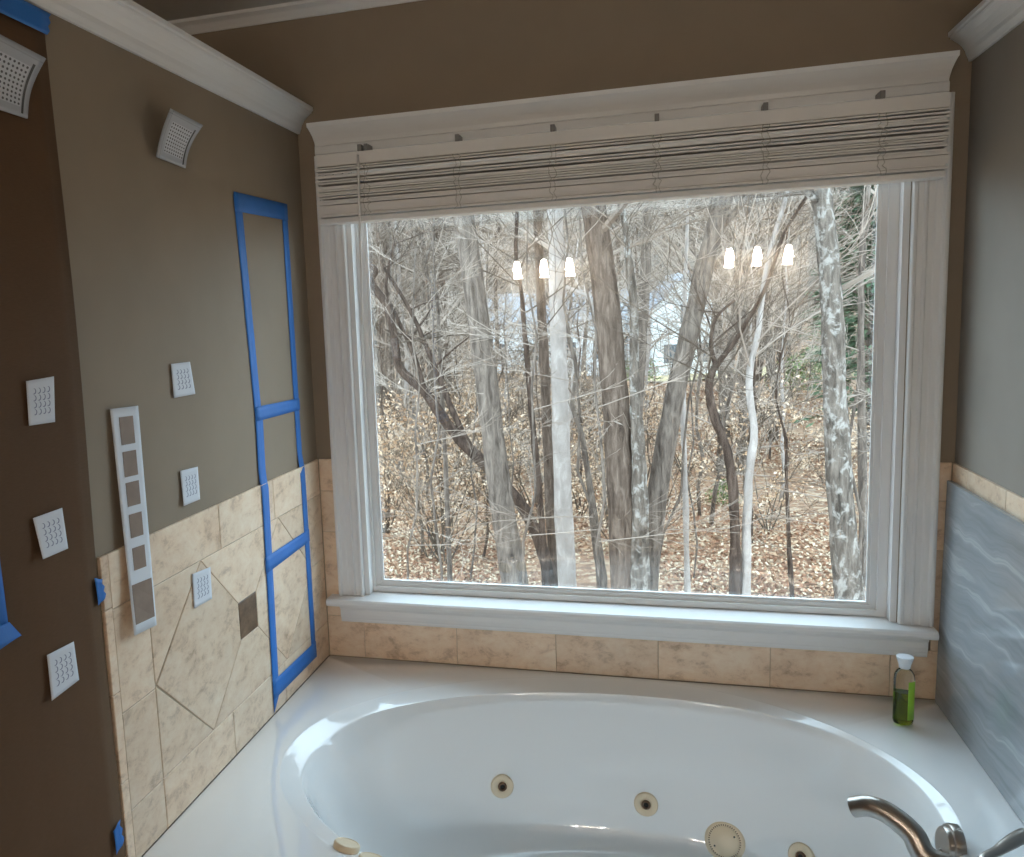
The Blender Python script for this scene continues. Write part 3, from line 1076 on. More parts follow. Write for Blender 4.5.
# uprights
strip_piece('tape_strip', [(-0.452, 2.010), (-0.410, 2.012), (-0.375, 1.415), (-0.415, 1.415)], wallx, to, M['tape'])
strip_piece('tape_strip', [(-0.416, 1.440), (-0.371, 1.430), (-0.398, 0.607), (-0.437, 0.565)], lambda y, z: wallx(y, z) + 0.001, to, M['tape'])
strip_piece('tape_strip', [(-0.157, 2.010), (-0.119, 2.014), (-0.119, 0.612), (-0.152, 0.628)], wallx, to, M['tape'])
# rungs
for quad in ([(-0.452, 2.016), (-0.119, 2.022), (-0.119, 1.974), (-0.452, 1.966)],
             [(-0.412, 1.444), (-0.117, 1.438), (-0.117, 1.402), (-0.412, 1.404)],
             [(-0.430, 1.022), (-0.119, 1.024), (-0.119, 0.985), (-0.430, 0.975)],
             [(-0.436, 0.660), (-0.119, 0.655), (-0.119, 0.603), (-0.436, 0.605)]):
    def fn(u, v, quad=quad):
        a = Vector(quad[0]).lerp(Vector(quad[1]), u)
        b = Vector(quad[3]).lerp(Vector(quad[2]), u)
        p = a.lerp(b, v)
        return (wallx(p.x, p.y) + 0.0016, p.x, p.y)
    uvgrid('tape_strip', fn, 12, 3, M['tape'], to, thick=0.0004)


def tape_tab(name, quad, x, label, nu=6, wav=0.0):
    r_ = random.Random(int(abs(quad[0][0]) * 1e4))
    cy_ = sum(q_[0] for q_ in quad) / 4
    cz_ = sum(q_[1] for q_ in quad) / 4

    def fn(u, v):
        a = Vector(quad[0]).lerp(Vector(quad[1]), u)
        b = Vector(quad[3]).lerp(Vector(quad[2]), u)
        p = a.lerp(b, v)
        j = 0.003 * math.sin(v * 17 + 1) if u == 1 else 0
        y_, z_ = off_wall(p.x, p.y, x)
        return (0.001 * math.sin(u * 6 + v * 3) + wav * u * v, y_ - cy_ + j, z_ - cz_)
    o = uvgrid(name, fn, nu, 5, M['tape'], thick=0.0004)
    o.location = (x, cy_, cz_)
    tag(o, label, 'tape')
    return o


tape_tab('tape_piece', [(-1.75, 2.262), (-1.106, 2.246), (-1.118, 2.205), (-1.75, 2.215)], 0.0115, 'blue tape holding the top edge of the brown paper', 24)
tape_tab('tape_piece', [(-1.134, 1.190), (-1.112, 1.180), (-1.106, 1.140), (-1.130, 1.132)], 0.0115, 'small blue tape tab on the paper edge near the white paper strip', 4)
tape_tab('tape_piece', [(-1.150, 0.665), (-1.128, 0.675), (-1.122, 0.622), (-1.148, 0.612)], 0.0115, 'lowest small blue tape tab on the brown paper edge', 4)
lt = tag(empty('tape_corner', (0.011, -1.40, 1.14)), 'blue tape corner stuck on the brown paper at the left', 'tape')
for quad in ([(-1.415, 1.90), (-1.378, 1.90), (-1.362, 1.150), (-1.402, 1.145)], [(-1.60, 1.196), (-1.362, 1.186), (-1.338, 1.153), (-1.60, 1.135)]):
    def fn(u, v, quad=quad):
        a = Vector(quad[0]).lerp(Vector(quad[1]), u)
        b = Vector(quad[3]).lerp(Vector(quad[2]), u)
        p = a.lerp(b, v)
        y_, z_ = off_wall(p.x, p.y, 0.011)
        return (0.0003 if quad[0][1] > 1.5 else 0.0022, y_ + 1.40, z_ - 1.14)
    uvgrid('tape_strip', fn, 6, 6, M['tape'], lt, thick=0.0004)


def card(quad, lift, surf, label):
    """a small square of paper, quad: TL TR BR BL in (y, z); lift: how far each corner stands off the wall"""
    cy_ = sum(q_[0] for q_ in quad) / 4
    cz_ = sum(q_[1] for q_ in quad) / 4

    def fn(u, v):
        a = Vector(quad[3]).lerp(Vector(quad[2]), u)
        b = Vector(quad[0]).lerp(Vector(quad[1]), u)
        p = a.lerp(b, v)
        x = (lift[3] * (1 - u) + lift[2] * u) * (1 - v) ** 2 + (lift[0] * (1 - u) + lift[1] * u) * v ** 2
        y_, z_ = off_wall(p.x, p.y, surf + x)
        return (x, y_ - cy_, z_ - cz_)
    o = uvgrid('printed_card', fn, 10, 10, M['card'], thick=0.0004)
    o.location = (surf, cy_, cz_)
    o['group'] = 'small printed white cards'
    tag(o, label, 'card')
    return o


card([(-1.262, 1.587), (-1.191, 1.590), (-1.200, 1.507), (-1.266, 1.509)], (0.003, 0.006, 0.002, 0.002), 0.0105, 'small white printed card on brown paper, topmost of its column')
card([(-1.280, 1.346), (-1.204, 1.347), (-1.199, 1.268), (-1.266, 1.267)], (0.003, 0.002, 0.005, 0.012), 0.0105, 'small white printed card on brown paper, middle of its column')
card([(-1.281, 1.093), (-1.209, 1.090), (-1.205, 1.012), (-1.281, 1.006)], (0.003, 0.002, 0.003, 0.008), 0.0105, 'small white printed card on brown paper, lowest of its column')
card([(-0.805, 1.588), (-0.724, 1.588), (-0.711, 1.510), (-0.804, 1.510)], (0.002, 0.001, 0.006, 0.003), 0.003, 'small white printed card on taupe paint, higher one above the tiles')
card([(-0.803, 1.340), (-0.726, 1.336), (-0.727, 1.256), (-0.800, 1.256)], (0.002, 0.001, 0.003, 0.006), 0.003, 'small white printed card on paint just above the tile border')
card([(-0.788, 1.088), (-0.704, 1.080), (-0.708, 1.000), (-0.791, 1.004)], (0.001, 0.001, 0.001, 0.001), 0.0092, 'small white printed card stuck on the travertine tiles')


def shower_head(quad, surf, lift, label):
    """cutout from its four outline corners (TL TR BR BL on the wall plane), top edge standing off the wall"""
    cy_ = sum(off_wall(*q_, surf)[0] for q_ in quad) / 4
    cz_ = sum(q_[1] for q_ in quad) / 4

    def fn(u, v):
        p = Vector(quad[3]).lerp(Vector(quad[2]), u).lerp(Vector(quad[0]).lerp(Vector(quad[1]), u), v)
        flat = lift * v
        y_, z_ = off_wall(p.x, p.y, surf + flat)
        x = flat - 0.011 * math.sin(v * PI) * (0.4 + 0.6 * u)
        return (x, y_ - cy_, z_ - cz_)
    o = uvgrid('shower_head_cutout', fn, 12, 14, M['head'], thick=0.004)
    o.location = (surf + 0.004, cy_, cz_)
    o['group'] = 'square shower head cutouts'
    tag(o, label, 'cutout')
    return o


shower_head([(-0.727, 2.163), (-0.590, 2.155), (-0.686, 2.038), (-0.802, 2.044)], 0.010, 0.042, 'grey dotted square shower head cutout on taupe paint below the crown moulding')
shower_head([(-1.283, 2.172), (-1.136, 2.160), (-1.199, 2.042), (-1.318, 2.044)], 0.016, 0.040, 'grey dotted square shower head cutout on the brown paper')

# white paper strip with brown squares (cells share one mesh, two papers)
us = [0.0, 0.20, 0.22, 0.25, 0.74, 0.80, 0.86, 1.0]
rows = [(0.040, 0.160), (0.190, 0.300), (0.325, 0.430), (0.465, 0.570), (0.615, 0.715), (0.775, 0.955)]
vsb = [0.0]
for a, b in rows:
    vsb += [a, (a + b) / 2, b]
vsb.append(1.0)
ucuts = [0.0, 0.12, 0.26, 0.5, 0.76, 0.88, 1.0]
scell = tag(empty('paper_strip', (0.02, -0.985, 1.03)), 'long white paper strip with a column of brown squares, hanging over the tile edge', 'paper strip')
TLs, TRs, BRs, BLs = Vector((-1.038, 1.512)), Vector((-0.943, 1.508)), Vector((-0.945, 1.022)), Vector((-1.026, 1.029))


def sfn(u, v):
    p = TLs.lerp(TRs, u).lerp(BLs.lerp(BRs, u), v)
    x = 0.006 + 0.0125 * min(1, v * 1.3) + 0.010 * max(0, v - 0.75) * 4 * (1 - u)
    y_, z_ = off_wall(p.x, p.y, x)
    return (x - 0.02, y_ + 0.985, z_ - 1.03)


sm = MB()
for v in vsb:
    for u in ucuts:
        sm.v.append(sfn(u, v))
nu = len(ucuts)
for j in range(len(vsb) - 1):
    for i in range(nu - 1):
        a = j * nu + i
        sm.f.append((a, a + 1, a + nu + 1, a + nu))
stp = sm.build('strip', M['paper'], scell, fixn=False, smooth=True)
s_ = stp.modifiers.new('thickness', 'SOLIDIFY')
s_.thickness = 0.0005
s_.offset = 0
for r_i, (a, b) in enumerate(rows):
    u0, u1 = (0.26, 0.76) if r_i < 5 else (0.10, 0.93)
    bm_ = MB()
    for v in (a, (a + b) / 2, b):
        for u in (u0, u1):
            q_ = sfn(u, v)
            bm_.v.append((q_[0] + 0.0009, q_[1], q_[2]))
    bm_.f = [(0, 1, 3, 2), (2, 3, 5, 4)]
    pb = bm_.build('brown_square', M['printbrown'], scell, fixn=False)
    pb.modifiers.new('thickness', 'SOLIDIFY').thickness = 0.0004

# ------------------------------------------------------------------ vanity lights behind the camera and ceiling downlights
def vanity(xs_, label):
    x0 = sum(xs_) / 3
    o = tag(empty('vanity_light', (x0, YB, 2.05)), label, 'light fixture', 'vanity lights')
    child_at(o, MB().box(x0 - 0.30, x0 + 0.30, YB + 0.0005, YB + 0.03, 2.09, 2.15), 'back_bar', M['nickel'], bevel=0.004)
    for x in xs_:
        child_at(o, MB().tube([Vector((x, YB + 0.03, 2.12)), Vector((x, YB + 0.10, 2.13)), Vector((x, YB + 0.13, 2.115))], [0.008] * 3, 10), 'arm', M['nickel'], smooth=True)
        child_at(o, MB().lathe([(0.012, 0.05), (0.020, 0.042), (0.026, 0.02), (0.031, -0.015), (0.038, -0.04), (0.035, -0.04), (0.01, -0.025)], 24, Matrix.Translation((x, YB + 0.13, 2.05))), 'shade', M['bulb'], smooth=True)
    return o


vanity((-0.02, 0.20, 0.41), 'left three-shade vanity light mirrored in the window glass')
vanity((1.63, 1.83, 2.05), 'right three-shade vanity light mirrored in the window glass')


def downlight(x, y, label):
    o = tag(empty('downlight', (x, y, ZCEIL)), label, 'downlight')
    child_at(o, MB().lathe([(0.085, -0.004), (0.085, -0.0005), (0.065, -0.0005), (0.065, -0.004)], 32, Matrix.Translation((x, y, ZCEIL))), 'trim_ring', M['trim'], smooth=False)
    child_at(o, MB().lathe([(0.062, -0.0035), (0.062, -0.001)], 32, Matrix.Translation((x, y, ZCEIL))), 'lens', M['can'])


downlight(2.46, -0.55, 'recessed ceiling light beyond the right wall')

# ================================================================== OUTSIDE
ZG = -3.3


def gz(x, y):
    z = ZG + 0.25 * math.sin(x * 0.21 + 1.3) * math.sin(y * 0.17) + 0.12 * math.sin(x * 0.6 + y * 0.4)
    if y > 75:
        t = (y - 75) / 85
        z += 26.0 * t * t * (3 - 2 * t) if t < 1 else 26.0
    return z


gm = MB()
gxs = [-130 + 4.0 * i for i in range(56)]
gys = [0.5 + 1.5 * i for i in range(20)] + [31 + 3.5 * i for i in range(40)]
for y in gys:
    for x in gxs:
        gm.v.append((x, y, gz(x, y)))
for j in range(len(gys) - 1):
    for i in range(len(gxs) - 1):
        a = j * len(gxs) + i
        gm.f.append((a, a + 1, a + len(gxs) + 1, a + len(gxs)))
tag(gm.build('forest_ground', M['ground'], smooth=True, fixn=False), 'leaf covered forest floor rising to a wooded hill', 'ground', kind='structure')


def gpoint(u, v):
    d = pray(u, v)
    t = 1.0
    p = CAM.copy()
    while t < 400:
        p = CAM + d * t
        if p.y > 1 and p.z < gz(p.x, p.y):
            return p
        t += 0.1
    return p


# ---- tree generator -------------------------------------------------
def grow(mb, p, d, length, r, rg, levels, sides, spread, nchild, jit, collect=None, shr=0.55, rmin=0.0035):
    n = max(3, int(4 if levels else 3))
    pts = [p.copy()]
    rad = [r]
    dd = d.normalized()
    for i in range(n):
        dd = (dd + Vector((rg.uniform(-jit, jit), rg.uniform(-jit, jit), rg.uniform(-jit, jit) * 0.6))).normalized()
        pts.append(pts[-1] + dd * (length / n))
        rad.append(max(r * (1 - 0.75 * (i + 1) / n), rmin))
    mb.tube(pts, rad, sides, cap=False)
    if collect is not None and levels == 0:
        collect += pts[1:]
    if levels > 0:
        for c in range(nchild):
            f = rg.uniform(0.2, 1.0)
            k = min(int(f * n), n - 1)
            q = pts[k].lerp(pts[k + 1], f * n - k)
            base = (pts[k + 1] - pts[k]).normalized()
            side = Vector((rg.uniform(-1, 1), rg.uniform(-1, 1), rg.uniform(-0.5, 0.9)))
            nd_ = (base + side * spread).normalized()
            grow(mb, q, nd_, length * shr * rg.uniform(0.6, 1.2), max(rad[k] * 0.55, rmin), rg, levels - 1, 3, spread, nchild, jit * 1.15, collect, shr, rmin)


def leaves_on(pts, rg, n, size, mat, name, parent, droop=0.12):
    m = MB()
    for i in range(n):
        p = rg.choice(pts) + Vector((rg.uniform(-droop, droop), rg.uniform(-droop, droop), rg.uniform(-droop, droop * 0.4)))
        a = Vector((rg.uniform(-1, 1), rg.uniform(-1, 1), rg.uniform(-1, 1))).normalized()
        b = a.orthogonal().normalized()
        s = size * rg.uniform(0.6, 1.3)
        m.quad(p - a * s, p - b * s * 0.45, p + a * s, p + b * s * 0.45)
    o = m.build(name, mat, parent, fixn=False)
    return o


def proto_tree(seed, H, r, first, nb, blen, barkm, twigm, rmin=0.0075):
    """one whole bare tree at the origin: trunk and branches as two meshes"""
    rg = random.Random(seed)
    tm_ = MB()
    pts = [Vector((0, 0, -0.3))]
    rad = [r * 1.15]
    lean = Vector((rg.uniform(-0.05, 0.05), rg.uniform(-0.05, 0.05), 0))
    n = 9
    for i in range(n):
        t = (i + 1) / n
        pts.append(Vector((lean.x * H * t + rg.uniform(-0.1, 0.1), lean.y * H * t + rg.uniform(-0.1, 0.1), H * t)))
        rad.append(r * (1 - 0.8 * t) + 0.008)
    tm_.tube(pts, rad, 8)
    bm_ = MB()
    for b in range(nb):
        f = first + (1 - first) * (b + rg.random()) / nb
        k = min(int(f * n), n - 1)
        p = pts[k].lerp(pts[k + 1], f * n - k)
        az = rg.uniform(0, 2 * PI)
        el = rg.uniform(0.15, 1.0)
        d = Vector((math.cos(az) * math.cos(el), math.sin(az) * math.cos(el), math.sin(el)))
        grow(bm_, p, d, blen * (1.15 - 0.6 * f) * rg.uniform(0.6, 1.3), rad[k] * rg.uniform(0.25, 0.45), rg, 2, 4, 0.75, 5, 0.22, rmin=rmin)
    return tm_.mesh('trunk', barkm, True, False), bm_.mesh('branches', twigm, False, False)


def place_tree(name, meshes, loc, rz, sc, label, cat, group, lean=(0, 0)):
    root = empty(name, loc)
    root.rotation_euler = (lean[0], lean[1], rz)
    root.scale = (sc, sc, sc)
    tag(root, label, cat, group)
    for nm, me in meshes:
        link(nm, me, root)
    return root


protos = [proto_tree(11, 17, 0.17, 0.22, 24, 4.2, M['bark_grey'], M['twig']),
          proto_tree(12, 15, 0.12, 0.15, 24, 3.6, M['bark_brown'], M['twig']),
          proto_tree(13, 18, 0.20, 0.25, 26, 4.6, M['bark_grey'], M['twig_pale']),
          proto_tree(14, 13, 0.09, 0.12, 24, 3.2, M['bark_pale'], M['twig_pale']),
          proto_tree(15, 16, 0.14, 0.18, 26, 4.0, M['bark_brown'], M['twig_brown'])]
sapl = [proto_tree(21, 6.0, 0.035, 0.12, 17, 1.9, M['bark_grey'], M['twig_pale'], 0.004),
        proto_tree(22, 5.0, 0.028, 0.1, 16, 1.7, M['bark_brown'], M['twig'], 0.004),
        proto_tree(23, 7.0, 0.04, 0.15, 18, 2.1, M['bark_pale'], M['twig_pale'], 0.004),
        proto_tree(24, 4.5, 0.025, 0.08, 16, 1.6, M['bark_dark'], M['twig_brown'], 0.004),
        proto_tree(25, 6.5, 0.014, 0.2, 8, 1.4, M['bark_grey'], M['twig_pale'], 0.0026)]
rg = random.Random(99)


def edge_x(u, y):
    return at(u, 400, 1, y).x


KIND_T = [('grey-barked bare tree with grey twigs in the distant woods', 'distant grey trees'),
          ('brown-barked slender bare tree with grey twigs in the distant woods', 'distant slender brown trees'),
          ('tall grey bare tree with pale twigs in the distant woods', 'distant tall grey trees'),
          ('slim whitish bare tree in the distant woods', 'distant whitish trees'),
          ('brown bare tree with dark brown twigs in the distant woods', 'distant dark twigged trees')]
KIND_S = [('grey thin sapling with pale twigs in the undergrowth', 'grey saplings'),
          ('brownish thin sapling with grey twigs in the undergrowth', 'brownish saplings'),
          ('whitish thin sapling with pale twigs in the undergrowth', 'whitish saplings'),
          ('dark thin sapling with brown twigs in the undergrowth', 'dark saplings'),
          ('very fine wispy sapling with pale twigs near the house', 'wispy near saplings')]
for i in range(150):
    t = (i + rg.random()) / 150
    y = 24 + 110 * t ** 1.35
    x0, x1 = edge_x(330, y) - 2, edge_x(910, y) + 2
    x = rg.uniform(x0, x1)
    uu = CX + FPX * (Vector((x, y, 0)) - CAM).dot(RGT) / (Vector((x, y, 0)) - CAM).dot(FWD)
    if y < 66 and (632 < uu < 705 or 505 < uu < 615) and rg.random() < 0.7:
        continue
    k = rg.randrange(len(protos))
    tr, br = protos[k]
    place_tree('bare_tree', (('trunk', tr), ('branches', br)), (x, y, gz(x, y)), rg.uniform(0, 6.28), rg.uniform(0.8, 1.25),
               KIND_T[k][0], 'tree', KIND_T[k][1], (rg.uniform(-.05, .05), rg.uniform(-.06, .06)))
for i in range(88):
    t = max(0, i - 12 + rg.random()) / 76
    y = 13.5 + 42 * t ** 1.2 if i >= 12 else rg.uniform(9.0, 13.0)
    x0, x1 = edge_x(345, y) - 1, edge_x(895, y) + 1
    x = rg.uniform(x0, x1)
    k = rg.randrange(4) if i >= 12 else 4
    tr, br = sapl[k]
    place_tree('sapling', (('trunk', tr), ('branches', br)), (x, y, gz(x, y)), rg.uniform(0, 6.28), rg.uniform(0.75, 1.25),
               KIND_S[k][0], 'sapling', KIND_S[k][1], (rg.uniform(-.12, .12), rg.uniform(-.12, .12)))

# leafy shrubs keeping their dry leaves
shr = []
for sd in (31, 32, 33):
    r_ = random.Random(sd)
    m = MB()
    tips = []
    for s in range(5):
        az = r_.uniform(0, 6.28)
        d = Vector((math.cos(az) * 0.5, math.sin(az) * 0.5, 1))
        grow(m, Vector((0, 0, -0.1)), d, r_.uniform(1.4, 2.4), 0.018, r_, 2, 4, 0.7, 5, 0.2, tips, 0.5)
    stem = m.mesh('stems', M['twig_brown'], False, False)
    lm = MB()
    for i in range(800):
        p = r_.choice(tips) + Vector((r_.uniform(-.12, .12), r_.uniform(-.12, .12), r_.uniform(-.12, .05)))
        a = Vector((r_.uniform(-1, 1), r_.uniform(-1, 1), r_.uniform(-1, 1))).normalized()
        b = a.orthogonal().normalized()
        s = 0.042 * r_.uniform(0.6, 1.3)
        lm.quad(p - a * s, p - b * s * .5, p + a * s, p + b * s * .5)
    lv = lm.mesh('leaves', M['leaf_tan'], False, False)
    shr.append((stem, lv))
for i in range(62):
    t = (i + rg.random()) / 62
    y = 13 + 34 * t ** 1.2
    u = rg.uniform(355, 600) if rg.random() < 0.8 else rg.uniform(600, 890)
    x = edge_x(u, y)
    st_, lv = shr[rg.randrange(3)]
    root = place_tree('dry_leaf_shrub', (('stems', st_), ('leaves', lv)), (x, y, gz(x, y)), rg.uniform(0, 6.28), rg.uniform(0.7, 1.3),
                      'low shrub still holding pale tan dry leaves', 'shrub', 'shrubs with dry leaves')

# fallen leaves on the near forest floor
lm = MB()
for i in range(115000):
    y = 10 + 40 * rg.random() ** 1.35
    x = rg.uniform(edge_x(350, y), edge_x(890, y))
    p = Vector((x, y, gz(x, y) + rg.uniform(0.015, 0.06)))
    a = Vector((rg.uniform(-1, 1), rg.uniform(-1, 1), rg.uniform(-0.6, 0.6))).normalized()
    b = a.cross(Vector((rg.uniform(-.5, .5), rg.uniform(-.5, .5), 1))).normalized()
    s = 0.042 * rg.uniform(0.6, 1.4) * max(1.0, y / 24)
    lm.quad(p - a * s, p - b * s * .55, p + a * s, p + b * s * .55)
tag(lm.build('leaf_litter', M['leaf_litter'], fixn=False), 'fallen brown and tan leaves on the forest floor', 'leaves', kind='stuff')


# ---- the large trunks near the house, laid out from their outlines ----
def big_tree(name, Y, path, barkm, label, H=15, twigm='twig', limbs=(), sides=14, nb=14):
    """path: (u, v, width in px) from the top of the view to its bottom, at depth Y"""
    Y *= 0.76
    pts = [at(u, v, 1, Y) for u, v, w_ in path]
    rad = [w_ * 0.5 / FPX * (p - CAM).length * 0.97 for p, (u, v, w_) in zip(pts, path)]
    top, bot = pts[0], pts[-1]
    d0 = (pts[-1] - pts[-2]).normalized()
    zg = gz(bot.x, bot.y)
    base = bot + d0 * ((zg - 0.2 - bot.z) / d0.z) if d0.z < -0.3 else Vector((bot.x, bot.y, zg - 0.2))
    base.z = zg - 0.2
    pts = pts + [bot.lerp(base, 0.8), base]
    rad = rad + [rad[-1] * 1.08, rad[-1] * 1.5]
    dt_ = (pts[0] - pts[1]).normalized()
    rgt = random.Random(int(path[0][0]))
    rest = max(1.0, H - (top.z - base.z))
    ext = []
    er = []
    for i in range(1, 6):
        t = i / 5
        ext.append(top + Vector((dt_.x * 0.7, dt_.y * 0.7 + rgt.uniform(-.05, .05), 0)) * rest * t + Vector((rgt.uniform(-.15, .15), 0, rest * t)))
        er.append(rad[0] * (1 - 0.85 * t))
    pts = ext[::-1] + pts
    rad = er[::-1] + rad
    pts = pts[::-1]
    rad = rad[::-1]
    bs = pts[0].copy()
    # smooth path
    P = bez(pts, 4)
    RR = []
    for i in range(len(pts) - 1):
        for s in range(4):
            RR.append(rad[i] + (rad[i + 1] - rad[i]) * s / 4)
    RR.append(rad[-1])
    root = empty(name, bs)
    tag(root, label, 'tree')
    m = MB().tube(P, RR, sides)
    n0 = len(m.v)
    m.v = [(x - bs.x + rgt.uniform(-1, 1) * 0.012, y - bs.y + rgt.uniform(-1, 1) * 0.012, z - bs.z) for x, y, z in m.v]
    m.build('trunk', M[barkm], root, smooth=True, fixn=False)
    bm_ = MB()
    for b in range(nb):
        f = rgt.uniform(0.45, 1.0)
        k = min(int(f * (len(P) - 1)), len(P) - 2)
        az = rgt.uniform(0, 6.28)
        el = rgt.uniform(0.1, 0.9)
        grow(bm_, P[k] - bs, Vector((math.cos(az) * math.cos(el), math.sin(az) * math.cos(el), math.sin(el))), rgt.uniform(1.5, 3.5), max(0.012, RR[k] * 0.3), rgt, 2, 5, 0.7, 5, 0.2)
    bm_.build('branches', M[twigm], root, fixn=False)
    for lp_ in limbs:
        q = [at(u, v, 1, Y + dy) for u, v, w_, dy in lp_]
        rr = [w_ * 0.5 / FPX * (p - CAM).length for p, (u, v, w_, dy) in zip(q, lp_)]
        q = bez(q, 4)
        r2 = []
        for i in range(len(rr) - 1):
            for s in range(4):
                r2.append(rr[i] + (rr[i + 1] - rr[i]) * s / 4)
        r2.append(rr[-1])
        lmb = MB().tube([a_ - bs for a_ in q], r2, 8)
        for c in range(5):
            k = rgt.randrange(len(q) // 3, len(q))
            grow(lmb, q[k] - bs, Vector((rgt.uniform(-1, 1), rgt.uniform(-.6, .6), rgt.uniform(-.2, 1))), rgt.uniform(.5, 1.3), r2[k] * 0.5, rgt, 1, 4, 0.7, 4, 0.2)
        lmb.build('limb', M[barkm], root, smooth=True, fixn=False)
    return root


big_tree('large_tree', 12.5, [(459, 170, 20), (464, 220, 21), (476, 300, 22), (488, 390, 23), (497, 470, 24), (506, 530, 25), (516, 590, 27)], 'bark_grey',
         'thick grey trunk with ridged bark leaning slightly left, leftmost large trunk', nb=12)
big_tree('large_tree', 13.5, [(553, 170, 14), (556, 230, 15), (558, 330, 16), (561, 430, 17), (564, 520, 18), (568, 595, 19)], 'bark_pale',
         'pale whitish smooth trunk standing straight near the window centre', twigm='twig_pale', nb=10,
         limbs=[[(560, 285, 5, 0), (578, 292, 4, -.2), (590, 300, 4, -.3), (598, 330, 3, -.4)]])
big_tree('large_tree', 12.0, [(586, 165, 22), (593, 205, 24), (603, 270, 25), (610, 340, 26), (617, 420, 27), (622, 500, 29), (628, 600, 32)], 'bark_brown',
         'dark grey-brown thick trunk right beside the pale trunk', nb=12)
big_tree('large_tree', 12.6, [(738, 160, 15), (723, 200, 16), (705, 265, 17), (690, 330, 18), (674, 400, 19), (661, 470, 20), (651, 540, 21), (645, 600, 22)], 'bark_grey',
         'grey trunk leaning strongly right and forking near the top', nb=10,
         limbs=[[(714, 235, 7, 0), (735, 212, 6, .1), (752, 192, 5, .2), (775, 165, 4, .3)]])
big_tree('large_tree', 11.8, [(634, 380, 9), (638, 440, 13), (640, 500, 16), (640, 560, 18), (640, 605, 20)], 'bark_lichen',
         'mossy lichen spotted trunk squeezed between the two big leaning trunks', H=9, nb=8, limbs=[])
big_tree('large_tree', 11.0, [(818, 165, 15), (822, 200, 17), (829, 260, 18), (833, 330, 19), (835, 400, 20), (839, 480, 22), (846, 560, 24), (851, 610, 26)], 'bark_lichen',
         'mottled white lichen covered trunk at the right side of the window', nb=10,
         limbs=[[(824, 205, 8, 0), (811, 196, 6, -.1), (800, 187, 5, -.2), (785, 172, 4, -.3)]])
big_tree('slender_tree', 12.2, [(732, 345, 4), (716, 366, 6), (709, 385, 7), (714, 415, 8), (727, 450, 8), (733, 490, 9), (735, 540, 10), (735, 605, 11)], 'bark_dark',
         'thin dark crooked tree bending through the right half of the view', H=8, twigm='twig_brown', nb=8,
         limbs=[[(716, 366, 5, 0), (711, 345, 4, 0), (716, 318, 3, .1), (735, 300, 2, .2)]])
big_tree('slender_tree', 12.3, [(770, 250, 4), (758, 330, 5), (749, 380, 6), (754, 430, 7), (749, 475, 7), (747, 530, 8), (746, 605, 9)], 'bark_pale',
         'thin whitish tree standing just right of the dark crooked tree', H=9, twigm='twig_pale', nb=9)
big_tree('slender_tree', 14.0, [(686, 260, 3), (684, 330, 4), (683, 400, 5), (685, 480, 5), (688, 600, 6)], 'bark_pale',
         'very thin pale straight sapling right of the strongly leaning trunk', H=9, twigm='twig_pale', nb=9, sides=8)
big_tree('slender_tree', 13.0, [(522, 300, 4), (527, 360, 5), (533, 430, 6), (540, 500, 7), (547, 600, 8)], 'bark_dark',
         'thin dark mossy tree between the leaning grey trunk and the pale trunk', H=9, twigm='twig_brown', nb=9, sides=8)
big_tree('slender_tree', 14.5, [(536, 165, 8), (538, 230, 8), (541, 300, 9), (545, 380, 10), (549, 470, 10), (555, 600, 12)], 'bark_brown',
         'slim brown tree directly behind the pale whitish trunk', H=13, nb=12, sides=10)
big_tree('slender_tree', 14.2, [(372, 282, 6), (386, 305, 8), (394, 335, 8), (400, 368, 9), (425, 392, 10), (448, 425, 11), (472, 452, 12), (500, 480, 12), (530, 520, 12), (560, 600, 13)], 'bark_dark',
         'dark crooked tree arching in from the left edge of the glass', H=6.2, twigm='twig_brown', nb=5,
         limbs=[[(425, 392, 6, 0), (412, 350, 5, .1), (398, 320, 4, .2), (386, 285, 3, .3), (396, 235, 2, .4)],
                [(472, 452, 7, 0), (450, 405, 6, .1), (430, 355, 5, .2), (410, 310, 4, .2), (384, 268, 3, .3)]])
big_tree('slender_tree', 15.0, [(786, 440, 2), (786, 480, 3), (789, 540, 3.5), (792, 605, 4)], 'bark_dark',
         'short thin dark tree standing left of the lichen covered trunk', H=6, twigm='twig', nb=9, sides=8)
big_tree('slender_tree', 15.5, [(583, 440, 5), (594, 520, 8), (604, 605, 10)], 'bark_grey',
         'slanting grey sapling between the pale trunk and the dark thick trunk', H=6, nb=6, sides=8)
big_tree('slender_tree', 16.0, [(863, 230, 5), (861, 330, 6), (862, 430, 7), (866, 605, 8)], 'bark_grey',
         'thin grey tree against the right edge of the glass', H=11, nb=10, sides=8)
big_tree('slender_tree', 17.0, [(648, 200, 9), (645, 280, 10), (640, 360, 11), (634, 460, 12), (630, 600, 13)], 'bark_grey',
         'grey upright tree behind the dark thick trunk', H=13, nb=14, sides=10)
big_tree('slender_tree', 15.0, [(437, 300, 3), (441, 380, 4), (446, 470, 5), (451, 600, 6)], 'bark_grey',
         'thin sapling in the tan leaves left of the leaning grey trunk', H=7, nb=10, sides=8)

